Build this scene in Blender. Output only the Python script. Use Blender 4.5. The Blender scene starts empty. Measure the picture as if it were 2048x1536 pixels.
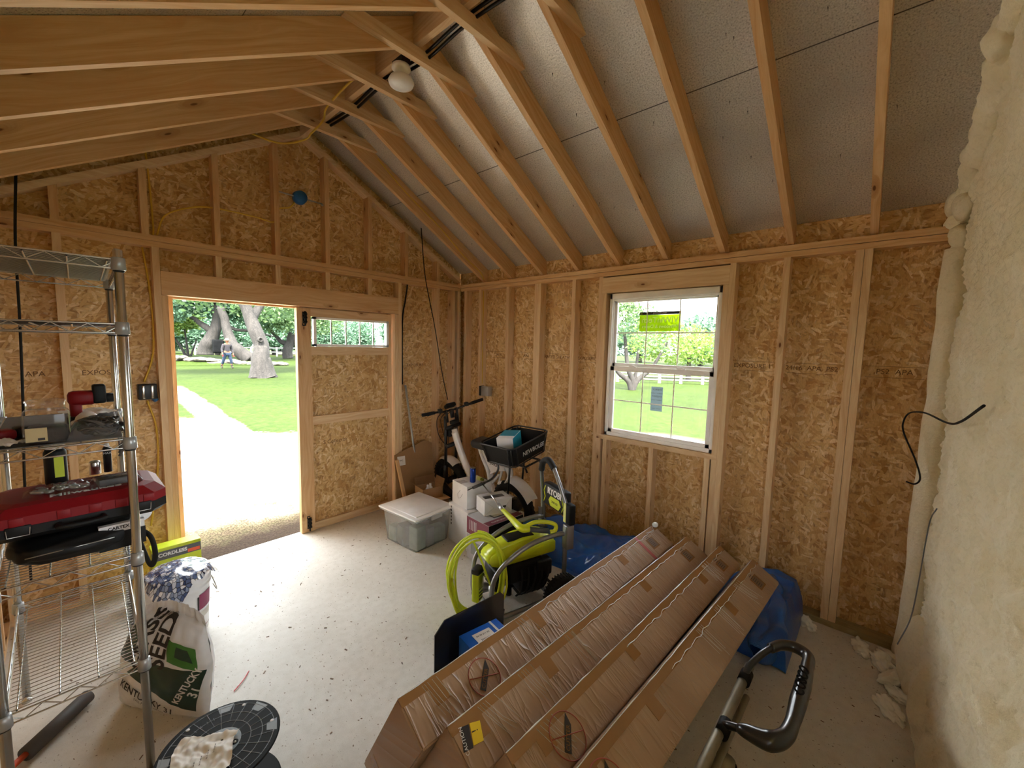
import bpy, bmesh, math, random
from mathutils import Matrix, Vector, noise
PI = math.pi
SC = bpy.context.scene
COL = SC.collection
# ---------------------------------------------------------------- camera
CAM = Vector((-3.21312, -3.72712, 1.74181))
_yaw, _pit, _rol = math.radians(48.0487), math.radians(-5.3830), math.radians(1.3223)
_F = Vector((math.sin(_yaw)*math.cos(_pit), math.cos(_yaw)*math.cos(_pit), math.sin(_pit)))
_R0 = Vector((math.cos(_yaw), -math.sin(_yaw), 0)); _U0 = _R0.cross(_F)
_R = math.cos(_rol)*_R0 + math.sin(_rol)*_U0
_U = -math.sin(_rol)*_R0 + math.cos(_rol)*_U0
cd = bpy.data.cameras.new('camera'); cam = bpy.data.objects.new('camera', cd); COL.objects.link(cam)
cd.sensor_width = 36; cd.lens = 36*822.5/2048; cd.clip_start = .02; cd.clip_end = 500
m = Matrix.Identity(4)
for i in range(3):
    m[i][0] = _R[i]; m[i][1] = _U[i]; m[i][2] = -_F[i]; m[i][3] = CAM[i]
cam.matrix_world = m
SC.camera = cam
# ---------------------------------------------------------------- world, exposure
SC.view_settings.view_transform = 'Standard'; SC.view_settings.look = 'None'
SC.view_settings.exposure = 3.95; SC.view_settings.gamma = 1; SC.view_settings.use_curve_mapping = False
w = bpy.data.worlds.new('overcast_sky'); SC.world = w; w.use_nodes = True
bg = w.node_tree.nodes['Background']; bg.inputs[0].default_value = (.90, .96, 1, 1); bg.inputs[1].default_value = .9
SC.cycles.use_denoising = True; SC.cycles.adaptive_threshold = .02
SC.cycles.max_bounces = 10; SC.cycles.diffuse_bounces = 7; SC.cycles.transparent_max_bounces = 24
SC.cycles.sample_clamp_indirect = 6
sd = bpy.data.lights.new('sun', 'SUN'); sd.energy = 3.2; sd.angle = math.radians(14); sd.color = (1, .96, .88)
sun = bpy.data.objects.new('sun', sd); COL.objects.link(sun); sun.rotation_euler = (math.radians(28), math.radians(-22), 0)

# ---------------------------------------------------------------- materials
MATS = {}
def lin(c):
    if isinstance(c, str):
        c = [int(c[i:i+2], 16)/255 for i in (0, 2, 4)]
    return tuple((x/12.92 if x <= .04045 else ((x+.055)/1.055)**2.4) for x in c)
class NT:
    def __init__(s, name):
        s.m = bpy.data.materials.new(name); s.m.use_nodes = True
        s.t = s.m.node_tree; s.N = s.t.nodes; s.bs = s.N['Principled BSDF']; s.out = s.N['Material Output']
        MATS[name] = s.m
    def n(s, typ, **kw):
        nd = s.N.new(typ)
        for k, v in kw.items():
            if k.startswith('i_'):
                key = k[2:]; key = int(key) if key.isdigit() else key.replace('_', ' ')
                s.put(nd.inputs[key], v)
            else: setattr(nd, k, v)
        return nd
    def put(s, inp, v):
        if isinstance(v, bpy.types.NodeSocket): s.t.links.new(v, inp)
        elif isinstance(v, bpy.types.Node): s.t.links.new(v.outputs[0], inp)
        else: inp.default_value = v
    def math(s, op, a, b=None, c=None, clamp=False):
        nd = s.N.new('ShaderNodeMath'); nd.operation = op; nd.use_clamp = clamp
        for i, v in enumerate((a, b, c)):
            if v is not None: s.put(nd.inputs[i], v)
        return nd.outputs[0]
    def mix(s, f, a, b, blend='MIX'):
        nd = s.N.new('ShaderNodeMix'); nd.data_type = 'RGBA'; nd.blend_type = blend
        s.put(nd.inputs[0], f)
        for i, v in ((6, a), (7, b)):
            if isinstance(v, tuple) and len(v) == 3: v = (*v, 1)
            s.put(nd.inputs[i], v)
        return nd.outputs[2]
    def ramp(s, f, stops, interp='LINEAR'):
        nd = s.N.new('ShaderNodeValToRGB'); nd.color_ramp.interpolation = interp
        e = nd.color_ramp.elements
        while len(e) < len(stops): e.new(.5)
        for el, (p, c) in zip(e, stops):
            el.position = p; el.color = (*c, 1) if not isinstance(c, (int, float)) else (c, c, c, 1)
        s.put(nd.inputs[0], f); return nd.outputs[0]
    def mapr(s, v, a, b, c=0., d=1.):
        nd = s.N.new('ShaderNodeMapRange'); s.put(nd.inputs[0], v)
        for i, x in enumerate((a, b, c, d)): nd.inputs[i+1].default_value = x
        return nd.outputs[0]
    def uv(s): return s.n('ShaderNodeUVMap', uv_map='UVMap').outputs[0]
    def obj(s): return s.n('ShaderNodeTexCoord').outputs['Object']
    def pos(s): return s.n('ShaderNodeNewGeometry').outputs['Position']
    def rnd(s): return s.n('ShaderNodeObjectInfo').outputs['Random']
    def mapping(s, v, sc=(1, 1, 1), loc=(0, 0, 0), rot=(0, 0, 0)):
        return s.n('ShaderNodeMapping', i_Vector=v, i_Scale=sc, i_Location=loc, i_Rotation=rot).outputs[0]
    def noise(s, v, scale, detail=3, rough=.5, dist=0, dim='3D'):
        return s.n('ShaderNodeTexNoise', noise_dimensions=dim, i_Vector=v, i_Scale=scale, i_Detail=detail, i_Roughness=rough, i_Distortion=dist)
    def voro(s, v, scale, feature='F1', rand=1.0, dim='3D'):
        return s.n('ShaderNodeTexVoronoi', feature=feature, voronoi_dimensions=dim, i_Vector=v, i_Scale=scale, i_Randomness=rand)
    def bump(s, h, strength=.3, dist=.01):
        s.put(s.bs.inputs['Normal'], s.n('ShaderNodeBump', i_Strength=strength, i_Distance=dist, i_Height=h))
    def col(s, c): s.put(s.bs.inputs['Base Color'], c if not isinstance(c, tuple) else (*c, 1))
    def set(s, **kw):
        for k, v in kw.items(): s.put(s.bs.inputs[k.replace('_', ' ')], v)
        return s
def plain(name, c, rough=.5, metal=0., coat=0., spec=.5, var=.06, bump=0., bscale=60.):
    """a plain paint, plastic or metal with slight procedural mottling"""
    t = NT(name); c = lin(c)
    nz = t.noise(t.obj(), 9, 3)
    t.col(t.mix(t.mapr(nz.outputs[0], .3, .7), tuple(x*(1-var) for x in c), tuple(min(1, x*(1+var)) for x in c)))
    t.set(Roughness=rough, Metallic=metal, Coat_Weight=coat, Specular_IOR_Level=spec)
    if bump: t.bump(t.noise(t.obj(), bscale, 3).outputs[0], bump, .004)
    return t.m
def M(name): return MATS[name]

def mk_wood(name, light, dark, knot='6b3d1e', sat=1.0):
    t = NT(name)
    uv = t.uv(); r = t.rnd()
    off = t.n('ShaderNodeCombineXYZ', i_X=t.math('MULTIPLY', r, 37.), i_Y=t.math('MULTIPLY', r, 91.))
    v = t.n('ShaderNodeVectorMath', operation='ADD', i_0=uv, i_1=off).outputs[0]
    warp = t.noise(t.mapping(v, (1.2, 6, 1)), 1, 2, dim='2D')
    # knots
    kv = t.voro(t.mapping(v, (4.2, 11, 1)), 1, dim='2D')
    kd = t.math('MULTIPLY', kv.outputs['Distance'], 1.0)
    sel = t.math('GREATER_THAN', t.n('ShaderNodeSeparateColor', i_0=kv.outputs['Color']).outputs[0], .90)
    halo = t.math('MULTIPLY', sel, t.mapr(kd, .34, .05))
    core = t.math('MULTIPLY', sel, t.mapr(kd, .085, .05))
    sep = t.n('ShaderNodeSeparateXYZ', i_0=v)
    yy = t.math('ADD', t.math('MULTIPLY', sep.outputs[1], 30.), t.math('MULTIPLY', warp.outputs[0], 5.))
    yy = t.math('ADD', yy, t.math('MULTIPLY', halo, 1.6))
    ring = t.n('ShaderNodeTexNoise', noise_dimensions='2D', i_Vector=t.n('ShaderNodeCombineXYZ', i_X=t.math('MULTIPLY', sep.outputs[0], 1.3), i_Y=yy), i_Scale=1.6, i_Detail=4, i_Roughness=.62)
    fine = t.noise(t.mapping(v, (9, 420, 1)), 1, 2, dim='2D')
    g = t.math('ADD', t.math('MULTIPLY', ring.outputs[0], .8), t.math('MULTIPLY', fine.outputs[0], .2))
    c = t.mix(t.mapr(g, .33, .66), lin(light), lin(dark))
    big = t.noise(t.mapping(v, (.7, 3, 1)), 1, 2, dim='2D')
    c = t.mix(t.mapr(big.outputs[0], .45, .75, 0, .35), c, lin(dark))
    c = t.mix(t.math('MULTIPLY', halo, .55), c, lin('9c6636'))
    c = t.mix(core, c, lin(knot))
    # board to board tint
    c = t.mix(t.mapr(r, 0, 1, .0, .22), c, lin('c79c70'))
    t.col(c); t.set(Roughness=.62, Specular_IOR_Level=.3)
    t.bump(g, .12, .002)
    return t.m
mk_wood('pine', 'ecd2a8', 'd9b286')
mk_wood('pine_orange', 'e6c394', 'd0a06c')
mk_wood('treated', 'ac9a72', '8d7b55')

def mk_osb():
    t = NT('osb'); uv = t.uv()
    wv = t.noise(uv, 7, 2, dim='2D')
    base = t.n('ShaderNodeVectorMath', operation='ADD', i_0=uv, i_1=t.n('ShaderNodeVectorMath', operation='SCALE', i_0=wv.outputs['Color'], i_Scale=.035)).outputs[0]
    best = None; hue = None
    for i, (ang, sx, sy) in enumerate([(0.35, 13, 52), (1.2, 15, 46), (2.2, 12, 60), (2.85, 17, 48), (1.75, 22, 70), (.05, 24, 80)]):
        vo = t.voro(t.mapping(base, (sx, sy, 1), (i*7.3, i*3.1, 0), (0, 0, ang)), 1, dim='2D')
        # scale is applied before rotation in the mapping node, so rotate first
        vo.inputs['Vector'].links[0].from_node.vector_type = 'TEXTURE' if False else 'POINT'
        rot = t.n('ShaderNodeVectorRotate', rotation_type='Z_AXIS', i_Vector=base, i_Angle=ang).outputs[0]
        t.put(vo.inputs['Vector'], t.mapping(rot, (sx, sy, 1), (i*7.3, i*3.1, 0)))
        sc = t.n('ShaderNodeSeparateColor', i_0=vo.outputs['Color'])
        edge = t.math('MULTIPLY', t.mapr(vo.outputs['Distance'], .25, .75), .22)
        pr = t.math('SUBTRACT', sc.outputs[0], edge)
        if best is None: best, hue = pr, sc.outputs[1]
        else:
            gt = t.math('GREATER_THAN', pr, best)
            nd = t.n('ShaderNodeMix', data_type='FLOAT', i_0=gt, i_2=hue, i_3=sc.outputs[1]); hue = nd.outputs[0]
            best = t.math('MAXIMUM', best, pr)
    fine = t.noise(t.mapping(uv, (60, 160, 1)), 1, 3, dim='2D')
    c = t.ramp(hue, [(0, lin('b88a50')), (.12, lin('cda268')), (.4, lin('dcb67c')), (.75, lin('e6c48e')), (1, lin('f3dbb0'))])
    c = t.mix(t.mapr(best, .78, .42, 0, .8), c, lin('9a7040'))
    c = t.mix(t.mapr(fine.outputs[0], .35, .7, 0, .25), c, lin('8a5d2b'))
    blot = t.noise(uv, 2.3, 3, dim='2D')
    c = t.mix(t.mapr(blot.outputs[0], .45, .7, 0, .3), c, lin('b58548'))
    t.col(c); t.set(Roughness=.6, Specular_IOR_Level=.35)
    t.bump(best, .25, .003)
mk_osb()
def mk_deck():
    t = NT('foil_deck'); uv = t.uv()
    n1 = t.noise(uv, 130, 4, .7, dim='2D'); n2 = t.noise(uv, 2.2, 3, dim='2D'); n3 = t.noise(t.mapping(uv, (1, 3, 1)), 26, 3, .6, dim='2D')
    c = t.mix(t.mapr(n1.outputs[0], .35, .65), lin('bdb8b0'), lin('e6e2dc'))
    c = t.mix(t.mapr(n2.outputs[0], .4, .7, 0, .45), c, lin('b5aea4'))
    sep = t.n('ShaderNodeSeparateXYZ', i_0=uv)
    seam = t.math('ABSOLUTE', t.math('SUBTRACT', t.math('MODULO', t.math('ADD', sep.outputs[1], 10*1.22-1.004+.61), 1.22), .61))
    c = t.mix(t.mapr(seam, .0035, .0018), c, lin('4a4440'))
    t.col(c); t.set(Roughness=t.mapr(n1.outputs[0], .3, .7, .25, .42), Metallic=.42)
    t.bump(t.math('ADD', n1.outputs[0], n3.outputs[0]), .35, .004)
mk_deck()
def mk_concrete():
    t = NT('concrete'); p = t.pos()
    n1 = t.noise(p, 1.3, 4); n2 = t.noise(p, 25, 4); n3 = t.noise(p, 240, 2)
    c = t.mix(t.mapr(n1.outputs[0], .35, .65), lin('cdc8be'), lin('ddd9d1'))
    c = t.mix(t.mapr(n2.outputs[0], .4, .7, 0, .3), c, lin('b9b2a4'))
    c = t.mix(t.mapr(n3.outputs[0], .5, .7, 0, .25), c, lin('a69d90'))
    for sc_, th, dk, mk in ((38, .13, '6b5338', .55), (90, .17, '7d6a50', .5), (17, .07, '4a3420', .66)):
        v = t.n('ShaderNodeTexVoronoi', i_Vector=t.mapping(t.n('ShaderNodeVectorMath', operation='ADD', i_0=p, i_1=t.n('ShaderNodeVectorMath', operation='SCALE', i_0=n2.outputs['Color'], i_Scale=.03)), (1, .55, 1)), i_Scale=sc_)
        s_ = t.math('GREATER_THAN', t.n('ShaderNodeSeparateColor', i_0=v.outputs['Color']).outputs[0], mk)
        msk = t.math('MULTIPLY', s_, t.mapr(v.outputs['Distance'], th, th*.6))
        c = t.mix(t.math('MULTIPLY', msk, .85), c, lin(dk))
    t.col(c); t.set(Roughness=.55, Specular_IOR_Level=.35)
    t.bump(n2.outputs[0], .08, .004)
mk_concrete()
def mk_foam():
    t = NT('spray_foam'); o = t.pos()
    n1 = t.noise(o, 5, 4); n2 = t.noise(o, 60, 4, .65)
    c = t.mix(t.mapr(n1.outputs[0], .35, .7), lin('f8f1d8'), lin('eee4c2'))
    c = t.mix(t.mapr(n2.outputs[0], .5, .75, 0, .5), c, lin('dcd2ae'))
    t.col(c); t.set(Roughness=.6, Subsurface_Weight=.0, Specular_IOR_Level=.35)
    t.bump(n2.outputs[0], .8, .010)
mk_foam()
def mk_ground():
    t = NT('lawn_ground'); p = t.pos()
    sep = t.n('ShaderNodeSeparateXYZ', i_0=p); X, Y = sep.outputs[0], sep.outputs[1]
    n1 = t.noise(p, .9, 5, .6); n2 = t.noise(p, 9, 4, .6); n3 = t.noise(p, 55, 3, .7); n4 = t.noise(p, .22, 3); n5 = t.noise(t.mapping(p, (1, .5, 1)), 5.5, 4, .7)
    grass = t.mix(t.mapr(n4.outputs[0], .35, .65), lin('1b2b05'), lin('2a3a0b'))
    grass = t.mix(t.mapr(n2.outputs[0], .35, .65, 0, .5), grass, lin('3e4520'))
    grass = t.mix(t.mapr(n5.outputs[0], .5, .68, 0, .7), grass, lin('1c2d06'))
    grass = t.mix(t.mapr(n3.outputs[0], .45, .7, 0, .55), grass, lin('142104'))
    grav = t.mix(t.mapr(n3.outputs[0], .35, .65), lin('c4bcae'), lin('e2dcd0'))
    grav = t.mix(t.mapr(n5.outputs[0], .56, .66, 0, .85), grav, lin('4a4234'))
    leaf = t.mix(t.mapr(n3.outputs[0], .42, .58), lin('46382a'), lin('94866a'))
    leaf = t.mix(t.mapr(n2.outputs[0], .4, .6, 0, .5), leaf, lin('4a5228'))
    # gravel apron in front of the door, and the wheel track leading off along the lawn
    nz = t.math('MULTIPLY', t.math('SUBTRACT', n1.outputs[0], .5), 2.2)
    nz = t.math('ADD', nz, t.math('MULTIPLY', t.math('SUBTRACT', n2.outputs[0], .5), 1.3))
    a = t.math('ADD', t.math('ADD', Y, t.math('MULTIPLY', X, .9)), nz)
    apron = t.mapr(a, 4.6, 3.4)
    lft = t.math('ADD', t.math('ADD', t.math('MULTIPLY', X, 1), t.math('MULTIPLY', Y, .055)), t.math('MULTIPLY', nz, .3))
    drive = t.math('MULTIPLY', t.mapr(lft, -.62, -1.05), t.mapr(t.math('ADD', Y, nz), 7.8, 6.6))
    trk = t.math('ABSOLUTE', t.math('ADD', t.math('ADD', X, t.math('MULTIPLY', Y, -.062)), t.math('ADD', t.math('MULTIPLY', nz, .12), 1.33)))
    track = t.math('MULTIPLY', t.mapr(trk, .32, .12), t.mapr(Y, 16, 12))
    g = t.math('MAXIMUM', t.math('MAXIMUM', apron, drive), t.math('MULTIPLY', track, .85))
    g = t.math('MULTIPLY', g, t.mapr(Y, -2.5, -1.5)); g = t.math('MULTIPLY', g, t.mapr(X, 5.5, 4))
    c = t.mix(g, grass, grav)
    near = t.mapr(t.math('ADD', Y, t.math('MULTIPLY', nz, .5)), 1.9, .7)
    near = t.math('MULTIPLY', near, t.mapr(Y, -.6, -.2)); near = t.math('MULTIPLY', near, t.mapr(X, 1.5, .8))
    c = t.mix(near, c, leaf)
    c = t.mix(t.math('MULTIPLY', near, t.mapr(t.math('ADD', Y, t.math('MULTIPLY', nz, .25)), .85, .45, 0, .9)), c, lin('2a1c15'))
    t.col(c); t.set(Roughness=.9, Specular_IOR_Level=.1)
    t.bump(n3.outputs[0], .5, .03)
mk_ground()
def mk_bark():
    t = NT('bark'); o = t.obj()
    n1 = t.noise(t.mapping(o, (6, 6, 1.6)), 1, 5, .65); n2 = t.noise(o, 18, 4, .7)
    c = t.mix(t.mapr(n1.outputs[0], .35, .65), lin('171412'), lin('2c2825'))
    c = t.mix(t.mapr(n2.outputs[0], .5, .7, 0, .6), c, lin('3f3b37'))
    t.col(c); t.set(Roughness=.9); t.bump(n1.outputs[0], .8, .05)
mk_bark()
def mk_leaf(name, a, b):
    t = NT(name)
    g = t.n('ShaderNodeNewGeometry').outputs['Random Per Island']
    t.col(t.mix(g, lin(a), lin(b))); t.set(Roughness=.55, Transmission_Weight=0)
    tr = t.n('ShaderNodeBsdfTranslucent'); t.put(tr.inputs[0], t.mix(g, lin(a), lin(b)))
    mx = t.n('ShaderNodeMixShader', i_0=.45); t.put(mx.inputs[1], t.bs.outputs[0]); t.put(mx.inputs[2], tr.outputs[0])
    t.t.links.new(mx.outputs[0], t.out.inputs[0])
mk_leaf('oak_leaf', '3f5a38', '75905c'); mk_leaf('bright_leaf', '56762e', '809447'); mk_leaf('cool_leaf', '3c5c46', '6c8a70')
def mk_glass(name, tint=(1, 1, 1), rough=.02, gl_=1.0, haze=0.):
    t = NT(name)
    tr = t.n('ShaderNodeBsdfTransparent'); tr.inputs[0].default_value = (*tint, 1)
    gl = t.n('ShaderNodeBsdfGlossy', i_Roughness=rough)
    fr = t.n('ShaderNodeFresnel', i_IOR=1.45)
    mx = t.n('ShaderNodeMixShader', i_0=t.math('MULTIPLY', fr.outputs[0], gl_))
    t.put(mx.inputs[1], tr.outputs[0]); t.put(mx.inputs[2], gl.outputs[0])
    last = mx
    if haze:
        df = t.n('ShaderNodeBsdfDiffuse', i_Color=(.85, .87, .88, 1))
        m2 = t.n('ShaderNodeMixShader', i_0=haze); t.put(m2.inputs[1], mx.outputs[0]); t.put(m2.inputs[2], df.outputs[0]); last = m2
    t.N.remove(t.bs)
    t.t.links.new(last.outputs[0], t.out.inputs[0])
mk_glass('glass'); mk_glass('clear_plastic', (.97, .98, .98), .08, .45, haze=.03); mk_glass('cloudy_plastic', (.93, .95, .97), .25, haze=.42)
mk_glass('clear_film', (1, 1, 1), .06, haze=.03)
plain('white_vinyl', 'f8f6f2', .35); plain('black_steel', '151515', .38); plain('black_plastic', '131314', .45); plain('black_rubber', '0c0c0c', .8)
plain('chrome', 'c9c9c6', .22, 1.0, var=.02); plain('galvanized', 'a9abab', .38, .5, var=.03); plain('steel_grey', '8c8f92', .35, .85); plain('white_plastic', 'edeef0', .35)
plain('white_paint', 'eceaea', .25, coat=.3); plain('blue_plastic', '1c5f9a', .4); plain('matte_black', '0d0d0d', .65, spec=.2); plain('yellow_cable', 'd9b13c', .5)

# ---------------------------------------------------------------- mesh helpers
class MB:
    """collects shapes, builds ONE mesh object"""
    def __init__(s): s.v = []; s.f = []; s.uv = []; s.mi = []; s.sm = []; s.mats = []
    def midx(s, m):
        m = MATS[m] if isinstance(m, str) else m
        if m not in s.mats: s.mats.append(m)
        return s.mats.index(m)
    def add(s, vs, fs, mat=None, smooth=False, X=None, uvs=None, grain=None):
        b = len(s.v); vs = [Vector(v) for v in vs]
        mi = s.midx(mat) if mat else 0
        for fi, f in enumerate(fs):
            if uvs: u = uvs[fi]
            else:
                n = Vector((0, 0, 0)); 
                for i in range(len(f)):
                    p, q = vs[f[i]], vs[f[(i+1) % len(f)]]
                    n += Vector(((p.y-q.y)*(p.z+q.z), (p.z-q.z)*(p.x+q.x), (p.x-q.x)*(p.y+q.y)))
                ax = max(range(3), key=lambda k: abs(n[k]))
                o = [k for k in range(3) if k != ax]
                if grain is not None:
                    if grain in o: o = [grain, [k for k in o if k != grain][0]]
                u = [(vs[i][o[0]], vs[i][o[1]]) for i in f]
            s.f.append([b+i for i in f]); s.uv.append(u); s.mi.append(mi); s.sm.append(smooth)
        s.v += [X @ v if X else v for v in vs]
        return s
    def box(s, lo, hi, mat=None, X=None, grain=None, bev=0):
        if grain is None: grain = max(range(3), key=lambda k: hi[k]-lo[k])
        if bev: return s.rbox(lo, hi, bev, mat, X)
        x0, y0, z0 = lo; x1, y1, z1 = hi
        vs = [(x0, y0, z0), (x1, y0, z0), (x1, y1, z0), (x0, y1, z0), (x0, y0, z1), (x1, y0, z1), (x1, y1, z1), (x0, y1, z1)]
        return s.add(vs, [(0, 3, 2, 1), (4, 5, 6, 7), (0, 1, 5, 4), (1, 2, 6, 5), (2, 3, 7, 6), (3, 0, 4, 7)], mat, False, X, grain=grain)
    def bm(s, bm, mat=None, smooth=True, X=None):
        bm.verts.ensure_lookup_table(); bm.verts.index_update()
        s.add([v.co.copy() for v in bm.verts], [[v.index for v in f.verts] for f in bm.faces], mat, smooth, X); bm.free(); return s
    def rbox(s, lo, hi, r, mat=None, X=None, seg=2, smooth=True, taper=None):
        bm = bmesh.new(); bmesh.ops.create_cube(bm, size=1)
        for v in bm.verts:
            v.co = Vector([(lo[k]+hi[k])/2 + v.co[k]*(hi[k]-lo[k]) for k in range(3)])
            if taper and v.co.z < (lo[2]+hi[2])/2:
                cx, cy = (lo[0]+hi[0])/2, (lo[1]+hi[1])/2
                v.co.x = cx+(v.co.x-cx)*taper; v.co.y = cy+(v.co.y-cy)*taper
        bmesh.ops.bevel(bm, geom=bm.edges[:]+bm.verts[:], offset=r, segments=seg, affect='EDGES', profile=.5)
        return s.bm(bm, mat, smooth, X)
    def prism(s, poly, axis, a, b, mat=None, X=None, grain=None, smooth=False):
        """poly in the two other axes (cyclic order x,y,z without axis), extruded along axis from a to b"""
        o = [k for k in range(3) if k != axis]
        def mk(p, t):
            r = [0, 0, 0]; r[o[0]] = p[0]; r[o[1]] = p[1]; r[axis] = t; return r
        n = len(poly)
        area = sum(poly[i][0]*poly[(i+1) % n][1]-poly[(i+1) % n][0]*poly[i][1] for i in range(n))
        if (area < 0) != (axis == 1): poly = poly[::-1]
        vs = [mk(p, a) for p in poly]+[mk(p, b) for p in poly]
        fs = [list(range(n))[::-1], list(range(n, 2*n))]+[[i, (i+1) % n, n+(i+1) % n, n+i] for i in range(n)]
        return s.add(vs, fs, mat, smooth, X, grain=grain)
    def tube(s, pts, r, seg=10, mat=None, X=None, closed=False, caps=True, flat=None):
        pts = [Vector(p) for p in pts]; n = len(pts)
        rs = r if isinstance(r, (list, tuple)) else [r]*n
        T = []
        for i in range(n):
            if closed: d = pts[(i+1) % n]-pts[i-1]
            else: d = pts[min(i+1, n-1)]-pts[max(i-1, 0)]
            T.append(d.normalized() if d.length > 1e-9 else Vector((0, 0, 1)))
        up = Vector((0, 0, 1)) if abs(T[0].z) < .9 else Vector((1, 0, 0))
        N = (up-T[0]*up.dot(T[0])).normalized(); vs = []; L = 0; Ls = []
        for i in range(n):
            N = (N-T[i]*N.dot(T[i])); N = N.normalized() if N.length > 1e-6 else up
            B = T[i].cross(N)
            for k in range(seg):
                a = 2*PI*k/seg
                e = (1, 1) if not flat else flat
                vs.append(pts[i]+(N*math.cos(a)*e[0]+B*math.sin(a)*e[1])*rs[i])
            if i: L += (pts[i]-pts[i-1]).length
            Ls.append(L)
        fs = []; uvs = []
        m_ = n if closed else n-1
        for i in range(m_):
            j = (i+1) % n
            for k in range(seg):
                k2 = (k+1) % seg
                fs.append((i*seg+k, i*seg+k2, j*seg+k2, j*seg+k))
                l1 = Ls[j] if j else L; c = 2*PI*rs[i]/seg
                uvs.append([(Ls[i], k*c), (Ls[i], (k+1)*c), (l1, (k+1)*c), (l1, k*c)])
        if caps and not closed:
            fs += [tuple(range(seg))[::-1], tuple(range((n-1)*seg, n*seg))]; uvs += [[(0, 0)]*seg]*2
        return s.add(vs, fs, mat, True, X, uvs=uvs)
    def lathe(s, prof, mat=None, seg=28, X=None, smooth=True, caps=True):
        """prof: (radius, z) list"""
        vs = []; fs = []
        for r, z in prof:
            for k in range(seg):
                a = 2*PI*k/seg; vs.append((r*math.cos(a), r*math.sin(a), z))
        for i in range(len(prof)-1):
            for k in range(seg):
                k2 = (k+1) % seg; fs.append((i*seg+k, i*seg+k2, (i+1)*seg+k2, (i+1)*seg+k))
        if caps: fs += [tuple(range(seg))[::-1], tuple(range((len(prof)-1)*seg, len(prof)*seg))]
        return s.add(vs, fs, mat, smooth, X)
    def sphere(s, c, r, mat=None, sc=(1, 1, 1), X=None, sub=2):
        bm = bmesh.new(); bmesh.ops.create_icosphere(bm, subdivisions=sub, radius=r)
        for v in bm.verts: v.co = Vector((v.co.x*sc[0]+c[0], v.co.y*sc[1]+c[1], v.co.z*sc[2]+c[2]))
        return s.bm(bm, mat, True, X)
    def grid(s, fn, nu, nv, mat=None, X=None, smooth=True, uvsc=(1, 1), flip=False):
        vs = [fn(i/nu, j/nv) for j in range(nv+1) for i in range(nu+1)]; fs = []; uvs = []
        for j in range(nv):
            for i in range(nu):
                q = [j*(nu+1)+i, j*(nu+1)+i+1, (j+1)*(nu+1)+i+1, (j+1)*(nu+1)+i]
                u = [(i/nu*uvsc[0], j/nv*uvsc[1]), ((i+1)/nu*uvsc[0], j/nv*uvsc[1]), ((i+1)/nu*uvsc[0], (j+1)/nv*uvsc[1]), (i/nu*uvsc[0], (j+1)/nv*uvsc[1])]
                if flip: q = q[::-1]; u = u[::-1]
                fs.append(q); uvs.append(u)
        return s.add(vs, fs, mat, smooth, X, uvs=uvs)
    def mesh(s, name, mat=None):
        me = bpy.data.meshes.new(name)
        if mat: s.mats = [MATS[mat] if isinstance(mat, str) else mat]; s.mi = [0]*len(s.f)
        me.from_pydata([tuple(v) for v in s.v], [], s.f)
        for m_ in s.mats: me.materials.append(m_)
        ul = me.uv_layers.new(name='UVMap')
        flat = [c for f in s.uv for p in f for c in p]
        ul.data.foreach_set('uv', flat)
        me.polygons.foreach_set('material_index', s.mi); me.polygons.foreach_set('use_smooth', s.sm)
        me.update(); return me
    def build(s, name, mat=None, parent=None, loc=None, rot=None):
        return link(name, s.mesh(name, mat), parent, loc, rot)
def link(name, data, parent=None, loc=None, rot=None):
    o = bpy.data.objects.new(name, data); COL.objects.link(o)
    if parent: o.parent = parent
    if loc: o.location = loc
    if rot: o.rotation_euler = rot
    return o
def tag(o, label=None, cat=None, group=None, kind=None):
    if label: o['label'] = label
    if cat: o['category'] = cat
    if group: o['group'] = group
    if kind: o['kind'] = kind
    return o
def thing(name, label, cat, loc=(0, 0, 0), rz=0, group=None, rot=None):
    o = bpy.data.objects.new(name, None); COL.objects.link(o); o.empty_display_size = .05
    o.location = loc; o.rotation_euler = rot if rot else (0, 0, rz)
    return tag(o, label, cat, group)
def copy_tree(o, parent=None):
    c = o.copy(); COL.objects.link(c); c.parent = parent
    for ch in [x for x in COL.objects if x.parent == o and x != c]: copy_tree(ch, c)
    return c
def bez(pts, n=12, closed=False):
    """Catmull-Rom through the points"""
    P = [Vector(p) for p in pts]; out = []; m_ = len(P)
    rng = m_ if closed else m_-1
    for i in range(rng):
        p0 = P[(i-1) % m_] if closed or i else P[0]*2-P[1]
        p1 = P[i]; p2 = P[(i+1) % m_]
        p3 = P[(i+2) % m_] if closed or i+2 < m_ else P[-1]*2-P[-2]
        for k in range(n):
            t = k/n
            out.append(.5*((2*p1)+(-p0+p2)*t+(2*p0-5*p1+4*p2-p3)*t*t+(-p0+3*p1-3*p2+p3)*t**3))
    if not closed: out.append(P[-1])
    return out
_TX = {}
def text(s_, size, mat, parent, X, name='lettering', ext=.0006, align='CENTER', bold=0, sx=1.0):
    """real lettering as a thin mesh; X maps text plane (x right, y up, z out) into the parent's space"""
    cu = bpy.data.curves.new('t', 'FONT'); cu.body = s_; cu.size = size; cu.extrude = ext; cu.align_x = align; cu.align_y = 'CENTER'; cu.offset = bold; cu.resolution_u = 3
    o = bpy.data.objects.new('t', cu); COL.objects.link(o)
    dg = bpy.context.evaluated_depsgraph_get(); me = bpy.data.meshes.new_from_object(o.evaluated_get(dg))
    bpy.data.objects.remove(o); bpy.data.curves.remove(cu)
    me.transform(X @ Matrix.Diagonal((sx, 1, 1, 1))); me.materials.clear(); me.materials.append(MATS[mat])
    return link(name, me, parent)
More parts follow.
